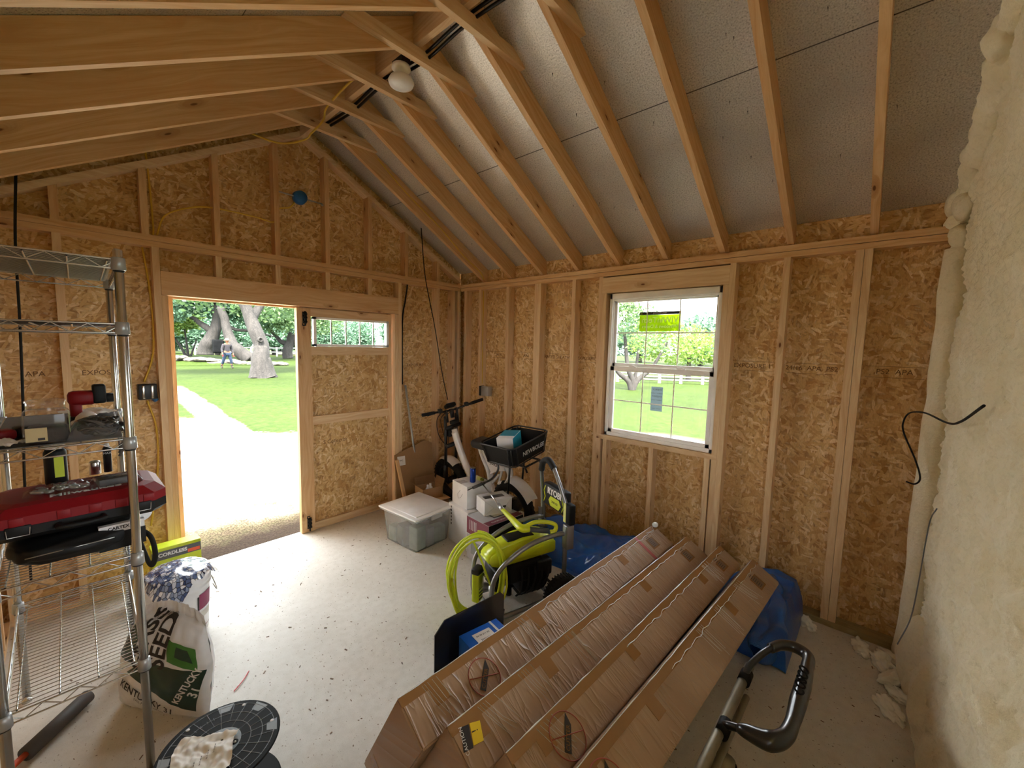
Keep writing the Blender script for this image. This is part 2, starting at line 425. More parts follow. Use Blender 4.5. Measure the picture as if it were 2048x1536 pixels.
def frame(o, xr, yr):
    """matrix with origin o, x axis xr, y axis yr"""
    x = Vector(xr).normalized(); y = Vector(yr); z = x.cross(y).normalized(); y = z.cross(x)
    m_ = Matrix.Identity(4)
    for i in range(3): m_[i][0] = x[i]; m_[i][1] = y[i]; m_[i][2] = z[i]; m_[i][3] = Vector(o)[i]
    return m_
def T(x=0, y=0, z=0): return Matrix.Translation((x, y, z))
def RX(a): return Matrix.Rotation(a, 4, 'X')
def RY(a): return Matrix.Rotation(a, 4, 'Y')
def RZ(a): return Matrix.Rotation(a, 4, 'Z')
def S(o): return tag(o, kind='structure')
random.seed(7)

# ================================================================ STRUCTURE
H = 2.426; RX0 = -1.740; WX = -3.48; FY = -4.06       # wall height, ridge x, left wall x, front wall y
ZU = lambda d: 2.449+.563*d                            # rafter underside at distance d from the wall line
S(MB().box((WX-.1, FY-.12, -.12), (.1, .10, 0)).build('floor', 'concrete'))
# ground outside
S(MB().grid(lambda u, v: (-60+160*u, -45+165*v, -.055 - .02*0), 8, 8).build('ground', 'lawn_ground'))
# back wall --------------------------------------------------
DL, DR, DH = -2.667, -.872, 2.03
back = S(MB().prism([(WX-.09, 0), (DL, 0), (DL, DH), (DR, DH), (DR, 0), (.10, 0), (.10, ZU(-.1)+.165), (RX0, ZU(1.74)+.165), (WX-.09, ZU(-.1)+.165)], 1, .089, .101).build('wall_back', 'osb'))
def board(lo, hi, name, parent, mat='pine', grain=None):
    return MB().box(lo, hi, mat, grain=grain).build(name, mat, parent)
xs = [-3.152+.4064*k for k in range(-1, 8)]
def rz_low(x): return ZU(min(-x, x-WX))
for k, x in enumerate(xs):                       # gable studs above the plate
    x = max(x, WX+.04)
    z1 = rz_low(x-.019)-.002
    if z1 > H+.06: 
        MB().prism([(x-.038, H), (x, H), (x, rz_low(x)-.001), (x-.038, rz_low(x-.038)-.001)], 1, .0005, .0885, grain=2).build('gable_stud', 'pine_orange', back)
for x0, x1 in ((WX+.0005, -.002),):
    board((x0, 0, H-.037), (x1, .0885, H), 'plate', back, 'pine_orange')
    board((x0, .0, H-.076), (x1, .0885, H-.0395), 'plate', back, 'pine_orange')
for sgn in (1, -1):                              # rake plates
    xa = -.0 if sgn > 0 else WX
    poly = [(xa, ZU(0)), (RX0, ZU(1.74)), (RX0, ZU(1.74)+.044), (xa, ZU(0)+.044)]
    MB().prism(poly, 1, -.001, .0885, grain=0).build('rake_plate', 'pine', back)
zt = H-.0765
for x in (-3.152, -.3072, -.044+.038):
    board((x-.038, 0, .038), (x, .0885, zt), 'stud', back)
board((-.12, .0, .038), (-.082, .0885, zt), 'stud', back)
board((-3.48, .0, .038), (-3.442, .0885, zt), 'stud', back)
board((DL-.071, 0, 0.0), (DL-.033, .0885, zt), 'king_stud', back)
board((DL-.032, .004, 0.0), (DL, .0885, DH), 'jack_stud', back, 'pine_orange')
board((DR+.04, 0, 0.0), (DR+.078, .0885, zt), 'king_stud', back)
board((DR, .004, 0.0), (DR+.039, .0885, DH), 'jack_stud', back)
board((DL-.032, -.003, DH+.003), (DR+.039, .0885, 2.195), 'header', back, 'pine_orange')
for k in range(2, 6):
    x = -3.152+.4064*k
    board((x-.038, 0.01, 2.196), (x, .0885, zt), 'cripple_stud', back)
board((WX, 0, 0), (DL-.072, .0885, .038), 'sole_plate', back)
board((DR+.079, 0, 0), (0, .0885, .038), 'sole_plate', back)
# jamb trim (lit outer reveal)
board((DL, .0, 0), (DL+.003, .10, DH), 'jamb', back)
# right wall ------------------------------------------------
WY0, WY1, WZ0, WZ1 = -2.838, -1.950, .974, 2.20
rw = MB()
rw.box((.089, FY, 0), (.101, WY0, 2.43)); rw.box((.089, WY1, 0), (.101, .10, 2.43)); rw.box((.089, WY0, 0), (.101, WY1, WZ0)); rw.box((.089, WY0, WZ1), (.101, WY1, 2.43))
right = S(rw.build('wall_right', 'osb'))
board((0, FY, H-.037), (.0885, -.001, H), 'plate', right, 'pine_orange')
board((0.003, FY, H-.076), (.0885, -.001, H-.0405), 'plate', right, 'pine_orange')
board((0, FY, 0), (.0885, 0, .038), 'sole_plate', right, 'treated')
for y in (-.064, -.311, -.730, -1.114, -1.153, -1.555, -3.194, -3.555, -3.595):
    board((0, y-.038, .0385), (.0885, y, zt), 'stud', right)
for y in (-1.835, -2.877):
    board((-.001, y-.038, .0385), (.0885, y, zt), 'king_stud', right)
for y in (-1.8735, -2.8385):
    board((0, y-.0375, .0385), (.0885, y, 2.205), 'jack_stud', right)
board((-.002, -2.8765, 2.206), (.0885, -1.8735, 2.338), 'header', right)
board((-.004, -2.8765, .934), (.0885, -1.874, .972), 'sill_plate', right)
for y in (-1.935, -2.358, -2.790):
    board((0.002, y-.038, .0385), (.0885, y, .9335), 'cripple_stud', right)
# left wall and front wall (out of frame, they close the room)
left = S(MB().box((WX-.101, FY, 0), (WX-.089, .10, 2.43)).build('wall_left', 'osb'))
board((WX-.0885, FY, H-.076), (WX, 0, H), 'plate', left)
board((WX-.0885, FY, 0), (WX, 0, .038), 'sole_plate', left)
for k in range(9): board((WX-.0885, -.3-.45*k-.038, .0385), (WX, -.3-.45*k, zt), 'stud', left)
# roof ------------------------------------------------------
TV = .158                                        # rafter vertical depth
roof = MB()
for sgn in (1, -1):
    X0 = 0. if sgn > 0 else WX
    fx = (lambda d: -d) if sgn > 0 else (lambda d: WX+d)
    sl = math.hypot(1, .563)
    def fn(u, v, fx=fx): 
        d = -.32+(1.74+.32)*v; return (fx(d), FY-.1+(.12+.1-FY+.1)*u, ZU(d)+TV+.002)
    def fn2(u, v, fx=fx):
        p = fn(u, v, fx); return (p[0], p[1], p[2]+.014)
    L = (1.74+.32)*sl
    vs0 = len(roof.v)
    for f_, fl in ((fn, sgn < 0), (fn2, sgn > 0)):
        vs = [f_(0, 0), f_(1, 0), f_(1, 1), f_(0, 1)]
        uvs = [[(0, -.32*sl), (4.5, -.32*sl), (4.5, 1.74*sl), (0, 1.74*sl)]]
        q = [(0, 1, 2, 3)]
        if fl: q = [(3, 2, 1, 0)]; uvs = [uvs[0][::-1]]
        roof.add(vs, q, 'foil_deck', uvs=uvs)
ceil = S(roof.build('ceiling', 'foil_deck'))
def rafter_poly(sgn, d1=1.7205):
    fx = (lambda d: -d) if sgn > 0 else (lambda d: WX+d)
    return [(fx(-.04), H+.0005), (fx(.0), ZU(0)), (fx(d1), ZU(d1)), (fx(d1), ZU(d1)+TV), (fx(-.30), ZU(-.30)+TV), (fx(-.30), ZU(-.30)+.04), (fx(-.125), H+.0005)]
ry = [-.345-.408*i for i in range(9)]
for i, y in enumerate(ry):
    for sgn in (1, -1):
        m_ = MB().prism(rafter_poly(sgn), 1, y-.038, y, grain=0)
        for k_, f_ in enumerate(m_.f):
            if len(f_) > 4: m_.uv[k_] = [(u_, v_+sgn*.563*u_) for u_, v_ in m_.uv[k_]]     # grain runs up the slope
        m_.build('rafter', 'pine_orange', ceil)
board((RX0-.019, FY, 3.418), (RX0+.019, .0, 3.60), 'ridge_board', ceil)
for i, y in enumerate(ry[:8]):
    MB().box((-2.18, y-.0765, 3.335), (-1.30, y-.0385, 3.40), grain=0).build('collar_tie', 'pine', ceil)
# nail points showing through the deck
nm = MB(); rn = random.Random(3)
for i in range(46):
    k = rn.randrange(9); y = ry[k]-.06-rn.random()*.33; d = rn.uniform(.25, 1.6)
    z = ZU(d)+TV
    nm.add([(-d-.002, y, z+.003), (-d+.002, y+.002, z+.003), (-d+.003, y-.002, z+.003), (-d-.006, y-.003, z-.022)], [(0, 1, 3), (1, 2, 3), (2, 0, 3)])
nm.build('nail_point', 'black_steel', ceil)
# blocking strip of OSB between rafters above the plate
board((.07, FY, H), (.082, .08, ZU(-.07)+TV), 'eave_sheathing', right, 'osb')
board((WX-.082, FY, H), (WX-.07, .08, ZU(-.07)+TV), 'eave_sheathing', left, 'osb')
# front wall behind the camera: foamed framing beside an opening added for fill light
front = MB()
front.prism([(WX-.09, 0), (-2.95, 0), (-2.95, 2.05), (-2.0, 2.05), (-2.0, 0), (.10, 0), (.10, ZU(-.1)+.165), (RX0, ZU(1.74)+.165), (WX-.09, ZU(-.1)+.165)], 1, FY-.03, FY-.015)
front.box((-2.95, FY-.03, 0), (-2.0, FY-.015, 1.0))
S(front.build('wall_front', 'osb'))

# unseen slab on posts, added to cut the sky light entering the rear opening
sky_block = S(MB().box((-5.0, -7.2, 2.38), (-.2, FY-.04, 2.44)).build('sky_block_slab', 'pine'))
for x in (-4.9, -.3): board((x-.05, -7.1, -.055), (x+.05, -7.0, 2.38), 'sky_block_post', sky_block)
# ================================================================ OUTSIDE
plain('stone', '4f4a40', .85, var=.2, bump=.5, bscale=6); plain('post_white', 'a9a9a5', .6); plain('fence_wood', '7e766c', .85, var=.15)
plain('tarp_black', '08090a', .9, spec=.1); plain('jeans', '223044', .9); plain('grey_shirt', '332e32', .9); plain('skin', '8a5a40', .6)
plain('red_glove', '8a2c30', .8); plain('straw_hat', '93734f', .9); plain('boot', '3c3428', .8); plain('dry_field', '5f5a40', .9, var=.15)
def crown(mb, blobs, n, leaf, rnd, mat):
    tot = sum(b[3]*b[4]*b[5] for b in blobs)**1
    for (x, y, z, a, b, c) in blobs:
        k = int(n*(a*b*c)/tot)
        for _ in range(k):
            d = Vector((rnd.gauss(0, 1), rnd.gauss(0, 1), rnd.gauss(0, 1))).normalized()*(rnd.random()**.45)
            p = Vector((x+d.x*a, y+d.y*b, z+d.z*c))
            p += Vector(noise.noise_vector(p*.9))*.45
            u = Vector((rnd.gauss(0, 1), rnd.gauss(0, 1), rnd.gauss(0, .6))).normalized(); v = u.cross(Vector((rnd.gauss(0, 1), rnd.gauss(0, 1), rnd.gauss(0, 1)))).normalized()
            s_ = leaf*rnd.uniform(.6, 1.3)
            mb.add([p-u*s_, p-v*s_*.55, p+u*s_, p+v*s_*.55], [(0, 1, 2, 3)], mat, True, uvs=[[(0, 0)]*4])
def tree(name, label, base, limbs, blobs, n, leaf, mat='oak_leaf', seed=1, group=None):
    t = thing(name, label, 'tree', base, group=group); b = Vector(base); rnd = random.Random(seed)
    k = MB()
    for pts, r0, r1 in limbs:
        P = bez([Vector(p)-b for p in pts], 8); m_ = len(P)
        rr = [r0+(r1-r0)*i/(m_-1) for i in range(m_)]
        P = [p+Vector(noise.noise_vector(p*1.3))*r*.3 for p, r in zip(P, rr)]
        k.tube(P, rr, 12)
    k.build('trunk', 'bark', t)
    c = MB(); crown(c, [(x-b.x, y-b.y, z-b.z, a, bb, cc) for x, y, z, a, bb, cc in blobs], n, leaf, rnd, mat)
    c.build('foliage', mat, t)
    return t
# the leaning oak
tree('oak_tree', 'leaning grey live oak trunk with knot hole and flared base beside the walking person', (3.31, 18.02, -.05),
     [([(3.36, 18.0, -.15), (3.36, 18.02, .15), (3.36, 18.08, .75), (3.32, 18.25, 1.48), (3.2, 18.44, 2.25), (3.05, 18.64, 2.8), (2.9, 18.9, 3.35), (2.6, 19.2, 4.2), (2.4, 19.6, 5.6)], .42, .18),
      ([(3.36, 18.0, -.12), (3.36, 18.0, .1), (3.34, 18.05, .5), (3.32, 18.2, 1.4)], .62, .32),
      ([(2.95, 17.85, -.12), (3.05, 17.95, .12), (3.25, 18.05, .6)], .2, .3), ([(3.8, 17.9, -.12), (3.65, 17.98, .15), (3.45, 18.1, .8)], .16, .3),
      ([(3.1, 18.6, 2.7), (3.6, 18.9, 3.4), (4.4, 19.0, 4.4)], .22, .12), ([(2.7, 19.0, 3.9), (1.8, 19.5, 4.6), (.9, 20, 4.9)], .2, .08)],
     [(2.5, 20, 6.5, 4.5, 3, 2.2), (5, 19.5, 5, 2.6, 2.2, 1.5), (.2, 20.5, 5.4, 3, 2.4, 1.5), (6.5, 21, 5.3, 2.5, 2.5, 1.8), (1.0, 21, 4.5, 1.6, 1.4, .8), (4.2, 22, 3.9, 2.2, 1.2, .9), (1.6, 22.5, 3.9, 1.9, 1.2, .9), (5.8, 20.5, 3.6, 1.3, 1.2, 1.0)], 15000, .12, seed=3)
_kt = [o for o in COL.objects if o.name == 'oak_tree'][0]
MB().lathe([(.001, -.02), (.05, -.01), (.075, .05), (.115, .03), (.14, -.05)], seg=20, X=frame((3.22-3.31, 17.83-18.02, 1.78), (1, .1, 0), (0, 0, 1))).build('knot', 'bark', _kt)
tree('oak_tree', 'thick grey oak on the stone ledge left of the walking person, dark bough reaching left', (5.0, 36.6, .5),
     [([(4.9, 36.7, .3), (5.1, 36.6, 1.2), (5.35, 36.4, 2.1), (5.6, 36.3, 2.8), (5.7, 36.4, 4.5)], .60, .32),
      ([(5.3, 36.5, 2.2), (5.05, 36.6, 2.55), (4.7, 37, 2.9), (4.35, 37.2, 3.3), (4.1, 37.3, 3.35)], .3, .1),
      ([(5.6, 36.3, 2.8), (6.1, 36.2, 2.9), (6.9, 36, 2.5), (8, 35.6, 2.4), (9.4, 35.2, 2.0)], .2, .06)],
     [(4.5, 38, 6.3, 5, 3.5, 2.6), (1.6, 37.5, 4.5, 3, 2, 1.6), (7.6, 36.8, 5, 3.2, 2, 1.5), (3.0, 37, 3.6, 1.2, 1.2, .6), (5.9, 37.5, 4.0, 2, 1.5, .9), (8.0, 38, 4.2, 3, 1.5, 1.6), (1.5, 38.5, 4.2, 3.0, 1.5, 1.6)], 16000, .16, 'cool_leaf', seed=5)
tree('oak_tree', 'brown leaning oak trunk directly behind the walking person', (6.5, 33.4, .4),
     [([(6.9, 33.2, .1), (6.4, 33.45, .8), (6.1, 33.9, 1.35), (5.9, 34.2, 2.0), (5.8, 34.4, 2.6), (5.6, 34.6, 4.2)], .5, .26),
      ([(7.9, 32.8, -.05), (7.1, 33.1, .35), (6.4, 33.5, .8)], .28, .4)],
     [(6, 36, 7.0, 4.0, 3, 2.2), (8.4, 34.2, 4.4, 2.2, 1.6, 1.2)], 9000, .16, seed=6)
tree('oak_tree', 'dark squat oak with spreading boughs farther right beyond the leaning oak', (12.0, 39.2, -.05),
     [([(12, 39.2, -.15), (12.0, 39.3, .7), (12.1, 39.3, 1.4), (12.4, 39, 2.4)], .48, .36), ([(12.1, 39.3, 1.3), (11.6, 39.9, 1.55), (11.3, 40.2, 2.0), (10.6, 40.6, 3)], .26, .12), ([(12.2, 39.2, 1.2), (12.6, 38.8, 1.9), (13.4, 38.2, 3)], .24, .12)],
     [(12.2, 39.5, 4.0, 3.6, 2.5, 1.9), (14.8, 38, 4.2, 2.5, 2, 1.9), (10, 41, 4.2, 2.2, 2, 1.6), (12.5, 39.4, 6, 4, 3, 2.4)], 14000, .15, seed=8)
tree('yellow_green_shrub_tree', 'bright yellow-green young tree with thin slanting stems left of the oaks', (3.6, 42, 0),
     [([(4.6, 42, -.1), (4.1, 42.2, 1.2), (3.4, 42.5, 2.4)], .12, .06), ([(4.7, 42, -.1), (4.6, 42, 1.4), (4.5, 42, 2.8)], .12, .05), ([(4.8, 42, -.1), (5.3, 41.8, 1.6)], .1, .05)],
     [(3.6, 42.5, 2.9, 1.7, 1.4, 1.0), (4.8, 42.2, 3.4, 1.3, 1.2, .8)], 2200, .16, 'bright_leaf', seed=9)
# far belt of trees behind the lawns, each its own tree sharing one crown
proto = None
far = [(-6, 52, 1.0), (-1, 60, 1.1), (6, 66, 1.2), (13, 64, 1.0), (19, 62, 1.15), (26, 58, 1.05), (33, 52, 1.1), (2, 50, .8), (11, 54, .75), (17, 50, .8),
       (41, 34, 1.05), (44, 26, .95), (46, 19, .9), (45, 11.5, .85), (43, 5, .7), (48, -1, .75), (50, -8, .75), (38, 42, 1.1), (-5, 47.5, .7), (4.6, 51, .72), (8.3, 48.5, .7), (14, 49.5, .7), (20, 47.5, .7), (25, 50, .75)]
for i, (x, y, s_) in enumerate(far):
    if proto is None:
        proto = tree('belt_tree', 'rounded green tree in the distant belt closing off the lawns', (x, y, -.05),
                     [([(x, y, -.1), (x+.2, y, 1.6), (x, y+.1, 3.2)], .35, .2)],
                     [(x, y, 3.9, 3.8, 3.2, 3.1), (x+2.2, y+.5, 2.8, 2.2, 2, 2.0), (x-2.5, y, 3.0, 2.2, 2, 2.2), (x+.4, y-1.2, 2.2, 3.4, 1.5, 1.7)], 5200, .24, 'cool_leaf', seed=11, group='belt of distant trees')
        o = proto
    else: o = copy_tree(proto)
    o.location = (x, y, -.05); o.rotation_euler = (0, 0, i*1.7); o.scale = (s_, s_, s_)
# stones, boundary
rn = random.Random(4)
lm = MB()
for i in range(60):
    t_ = i/59; x = 1.4+6.4*t_+rn.uniform(-.3, .3); y = 31.3-3.6*t_*t_+rn.uniform(-.5, .9); z = .5-.55*t_
    bm = bmesh.new(); bmesh.ops.create_icosphere(bm, subdivisions=2, radius=.3)
    for v in bm.verts:
        v.co = Vector((v.co.x*rn.uniform(.95, 1.05)*1.5, v.co.y, v.co.z*.45)); v.co += Vector(noise.noise_vector(v.co*3+Vector((i, 0, 0))))*.09
    lm.bm(bm, None, False, T(x, y, max(.02, z*rn.random())))
tag(lm.build('stone_ledge', 'stone'), 'low ledge of loose pale stones crossing the lawn behind the walking person', 'stones', kind='stuff')
tag(MB().grid(lambda u, v: (-6+14*u, 31.2-3.2*u+24*v, (.55-.5*u)*min(1, v*14)-.04), 12, 14).build('lawn_bank', 'lawn_ground'), kind='structure')
S(MB().box((4, 48, -.04), (40, 56, -.03)).build('field_strip', 'dry_field'))
def post_fence(name, label, pts, h, rails, mat, pw=.12):
    f = thing(name, label, 'fence', pts[0])
    b = Vector(pts[0])
    for p in pts:
        p = Vector(p)-b; MB().box((p.x-pw/2, p.y-pw/2, p.z), (p.x+pw/2, p.y+pw/2, p.z+h)).build('post', mat, f)
    for p, q in zip(pts, pts[1:]):
        for z in rails: MB().tube([Vector(p)-b+Vector((0, 0, z)), Vector(q)-b+Vector((0, 0, z))], .045, 6).build('rail', mat, f)
    return f
def lerp(a, b, n): return [tuple(Vector(a).lerp(Vector(b), i/(n-1))) for i in range(n)]
post_fence('rail_fence', 'weathered wooden rail fence seen through the window across the lawn', lerp((16.6, 6.6, -.05), (19.6, 2.2, -.05), 6), .52, (.18, .34, .48), 'fence_wood')
post_fence('rail_fence', 'low white field fence beyond the squat oak at the far side of the lawn', lerp((6, 46.5, -.05), (22, 43, -.05), 8), 1.0, (.45, .9), 'post_white')
for x, y, lab in ((1.9, 45.8, 'pair of pale gate pillars'), ):
    g_ = thing('gate_pillar', 'pale gate pillar standing behind the bright young tree at the lawn edge', 'pillar', (2.0, 42.6, .3))
    MB().box((-.2, -.2, 0), (.2, .2, 1.35)).build('shaft', 'post_white', g_); MB().box((-.25, -.25, 1.35), (.25, .25, 1.45)).build('cap', 'post_white', g_)
# window-side trees
tree('forked_tree', 'grey many-stemmed tree with spreading crown seen through the left panes of the window', (13.29, 4.16, -.05),
     [([(13.3, 4.15, -.1), (13.2, 4.3, .3), (12.9, 4.7, .75), (12.6, 5.1, 1.6)], .14, .06), ([(13.3, 4.15, -.1), (13.33, 4.15, .3), (13.2, 4.4, 1), (13.2, 4.6, 2.4)], .15, .06),
      ([(13.3, 4.15, -.1), (13.5, 4.0, .4), (13.9, 3.6, .95), (14.4, 3.2, 2)], .13, .05), ([(13.3, 4.15, -.1), (13.6, 4.2, .6), (14.2, 4.4, 1.7)], .1, .05)],
     [(12.9, 5.0, 2.9, 1.5, 1.3, 1.1), (14.0, 3.6, 2.1, 1.1, .9, .55), (12.6, 5.6, 3.9, 1.5, 1.4, .9), (13.4, 4.3, 3.2, 1.2, 1.1, .7)], 5200, .075, 'oak_leaf', seed=21)
tree('leafy_bush', 'bright green leafy tree filling the middle panes of the window behind the rail fence', (21.5, 4.6, -.05),
     [([(21.5, 4.6, -.1), (21.5, 4.7, 1.4)], .16, .1)], [(21.5, 4.8, 1.9, 2.0, 2.0, 1.2), (20.8, 6.6, 2.2, 1.6, 1.6, 1.4), (22.2, 3.2, 1.8, 1.4, 1.4, 1.0)], 5200, .10, 'bright_leaf', seed=22)
tree('leafy_bush', 'blue-green rounded tree at the right edge of the window view', (27.5, .6, -.05),
     [([(27.5, .6, -.1), (27.5, .7, 1.2)], .16, .1)], [(27.5, .9, 1.7, 2.4, 2.2, 1.3), (28.4, -1.4, 1.6, 1.8, 1.8, 1.2)], 4500, .12, 'cool_leaf', seed=23)
# black covered thing hanging behind the person
t = thing('hanging_bag', 'black square cloth-covered bundle hanging from the oak behind the walking person', 'bag', (4.78, 32.3, .66))
bm = bmesh.new(); bmesh.ops.create_cube(bm, size=1); bmesh.ops.subdivide_edges(bm, edges=bm.edges[:], cuts=5, use_grid_fill=True)
for v in bm.verts:
    v.co = Vector((v.co.x*.62, v.co.y*.5, v.co.z*.98+.5)); v.co += Vector(noise.noise_vector(v.co*5))*.05
MB().bm(bm, None, True).build('cover', 'tarp_black', t)
MB().tube([(0, 0, .98), (.15, .3, 1.9), (.5, 1.8, 2.6)], .02, 6).build('rope', 'tarp_black', t)
# ---- person walking on the lawn
def skinned(name, verts, edges, radii, mat, parent, sub=2):
    me = bpy.data.meshes.new(name); me.from_pydata(verts, edges, []); me.materials.append(MATS[mat])
    o = link(name, me, parent)
    md = o.modifiers.new('skin', 'SKIN'); md.use_smooth_shade = True
    sv = me.skin_vertices[0].data if me.skin_vertices else None
    if sv is None:
        bm = bmesh.new(); bm.from_mesh(me); bm.verts.layers.skin.verify(); bm.to_mesh(me); bm.free(); sv = me.skin_vertices[0].data
    for i, r in enumerate(radii):
        sv[i].radius = (r, r) if not isinstance(r, tuple) else r; sv[i].use_root = (i == 0)
    sb = o.modifiers.new('sub', 'SUBSURF'); sb.levels = sub; sb.render_levels = sub
    return o
p_ = thing('person', 'person in straw hat, grey long-sleeved shirt and jeans striding across the lawn, red gloves', 'person', (3.72, 25.6, -.055), math.radians(190))
# local: +y faces walking direction (towards camera after rotation)
body = [(0, 0, .95), (0, .01, 1.12), (0, .02, 1.30), (0, .02, 1.44), (0, .03, 1.53), (0, .04, 1.60),
        (-.10, 0, .90), (-.15, .12, .50), (-.19, .10, .09), (-.20, .22, .04), (.10, 0, .90), (.17, -.08, .50), (.22, -.26, .10), (.23, -.15, .04),
        (-.19, .02, 1.42), (-.27, -.04, 1.15), (-.30, .06, .90), (-.30, .10, .80), (.19, .02, 1.42), (.28, .02, 1.15), (.32, .16, .93), (.33, .20, .83)]
be = [(0, 1), (1, 2), (2, 3), (3, 4), (4, 5), (0, 6), (6, 7), (7, 8), (8, 9), (0, 10), (10, 11), (11, 12), (12, 13), (3, 14), (14, 15), (15, 16), (16, 17), (3, 18), (18, 19), (19, 20), (20, 21)]
br = [(.15, .12), (.15, .12), (.17, .12), (.15, .11), .06, .05, .10, .065, .045, .045, .10, .065, .045, .045, .07, .05, .036, .03, .07, .05, .036, .03]
skinned('body', body, be, br, 'skin', p_)
MB().sphere((0, .05, 1.67), .10, sc=(.85, 1, 1.15), sub=3).sphere((0, .155, 1.66), .02).sphere((-.085, .05, 1.66), .025).sphere((.085, .05, 1.66), .025).build('head', 'skin', p_)
skinned('shirt', body[:4]+[(-.19, .02, 1.42), (-.27, -.04, 1.15), (-.30, .05, .93), (.19, .02, 1.42), (.28, .02, 1.15), (.32, .15, .96)], [(0, 1), (1, 2), (2, 3), (3, 4), (4, 5), (5, 6), (3, 7), (7, 8), (8, 9)],
        [(.175, .14), (.17, .135), (.19, .14), (.17, .12), .09, .066, .052, .09, .066, .052], 'grey_shirt', p_)
skinned('jeans', [(0, 0, .93), (-.10, 0, .88), (-.15, .12, .50), (-.185, .10, .26), (.10, 0, .88), (.17, -.08, .50), (.205, -.2, .25)], [(0, 1), (1, 2), (2, 3), (0, 4), (4, 5), (5, 6)],
        [(.17, .13), .12, .085, .075, .12, .085, .075], 'jeans', p_)
for sx, kp in ((-1, [(-.187, .10, .30), (-.19, .10, .09), (-.20, .24, .05)]), (1, [(.207, -.2, .30), (.22, -.26, .10), (.23, -.12, .05)])):
    skinned('boot', kp, [(0, 1), (1, 2)], [.07, .06, .055], 'boot', p_)
def small_hand(name, c, mat, sx):
    v = [Vector(c), Vector(c)+Vector((0, .01, -.06))]; e = [(0, 1)]; r = [.035, .032]
    for k in range(4):
        v += [v[1]+Vector((sx*(-.03+.02*k), .015, -.02)), v[1]+Vector((sx*(-.033+.022*k), .035, -.06+.006*abs(k-1)))]; n_ = len(v); e += [(1, n_-2), (n_-2, n_-1)]; r += [.012, .010]
    v += [v[0]+Vector((-sx*.03, .03, -.03)), v[0]+Vector((-sx*.045, .05, -.06))]; n_ = len(v); e += [(0, n_-2), (n_-2, n_-1)]; r += [.013, .011]
    return skinned(name, [tuple(q) for q in v], e, r, mat, p_, 1)
small_hand('glove', (-.30, .10, .82), 'red_glove', -1); small_hand('glove', (.33, .20, .85), 'red_glove', 1)
MB().lathe([(.001, .17), (.07, .165), (.095, .12), (.10, .05), (.19, .02), (.20, .035), (.11, .06)], seg=20, X=T(0, .05, 1.66)).build('hat', 'straw_hat', p_)
# ================================================================ DOOR, WINDOW, ELECTRICAL, FOAM
plain('door_black', '1d1b1a', .4, .6); 
def mk_film(name, c, tr_):
    t = NT(name); t.N.remove(t.bs); a = t.n('ShaderNodeBsdfTransparent', i_Color=(*lin(c), 1)); b = t.n('ShaderNodeBsdfTranslucent', i_Color=(*lin(c), 1)); d = t.n('ShaderNodeBsdfDiffuse', i_Color=(*lin(c), 1))
    m1 = t.n('ShaderNodeMixShader', i_0=.5); t.put(m1.inputs[1], b.outputs[0]); t.put(m1.inputs[2], d.outputs[0])
    m2 = t.n('ShaderNodeMixShader', i_0=tr_); t.put(m2.inputs[1], m1.outputs[0]); t.put(m2.inputs[2], a.outputs[0]); t.t.links.new(m2.outputs[0], t.out.inputs[0])
mk_film('green_sticker', 'b4c63a', .45); mk_film('grey_sticker', 'aab4ba', .40); plain('foam_white', 'fbf9f0', .7); mk_film('white_film', 'fcfcf6', .25); plain('ink', '2a2320', .7); plain('white_ink', 'f0f0ea', .6)
plain('osb_ink', '6b4a26', .8)
d = thing('door_1', None, None, (-1.8, .09, 0)); d['kind'] = 'structure'
def dbx(lo, hi, name, mat='pine', grain=None, par=None):     # door boxes given in world coordinates
    o = Vector((1.8, -.09, 0)); return MB().box(tuple(Vector(lo)+o), tuple(Vector(hi)+o), mat, grain=grain).build(name, mat, par or d)
ya, yb = .052, .09
dbx((-1.806, ya-.012, .002), (-1.690, yb, 2.022), 'stile', 'pine_orange'); dbx((-.922, ya, .002), (-.880, yb, 2.022), 'stile')
dbx((-1.690, ya, 1.955), (-.922, yb, 2.022), 'rail'); dbx((-1.690, ya, 1.614), (-.922, yb, 1.690), 'rail'); dbx((-1.690, ya, .982), (-.922, yb, 1.059), 'rail'); dbx((-1.690, ya, .002), (-.922, yb, .068), 'rail')
dbx((-1.690, yb-.012, .06), (-.922, yb+.004, 1.62), 'panel', 'osb')
wf = MB(); o_ = Vector((1.8, -.09, 0))
for lo, hi in (((-1.664, .045, 1.692), (-1.640, .085, 1.953)), ((-.942, .045, 1.692), (-.918, .085, 1.953)), ((-1.664, .045, 1.692), (-.918, .085, 1.712)), ((-1.664, .045, 1.933), (-.918, .085, 1.953))):
    wf.box(tuple(Vector(lo)+o_), tuple(Vector(hi)+o_))
fr_ = wf.build('window_frame', 'white_vinyl', d)
for k in range(1, 5):
    x = -1.640+(.698)*k/5; MB().box(tuple(Vector((x-.005, .058, 1.712))+o_), tuple(Vector((x+.005, .07, 1.933))+o_)).build('muntin', 'white_vinyl', fr_)
MB().box(tuple(Vector((-1.640, .063, 1.712))+o_), tuple(Vector((-.942, .066, 1.933))+o_)).build('pane', 'glass', fr_)
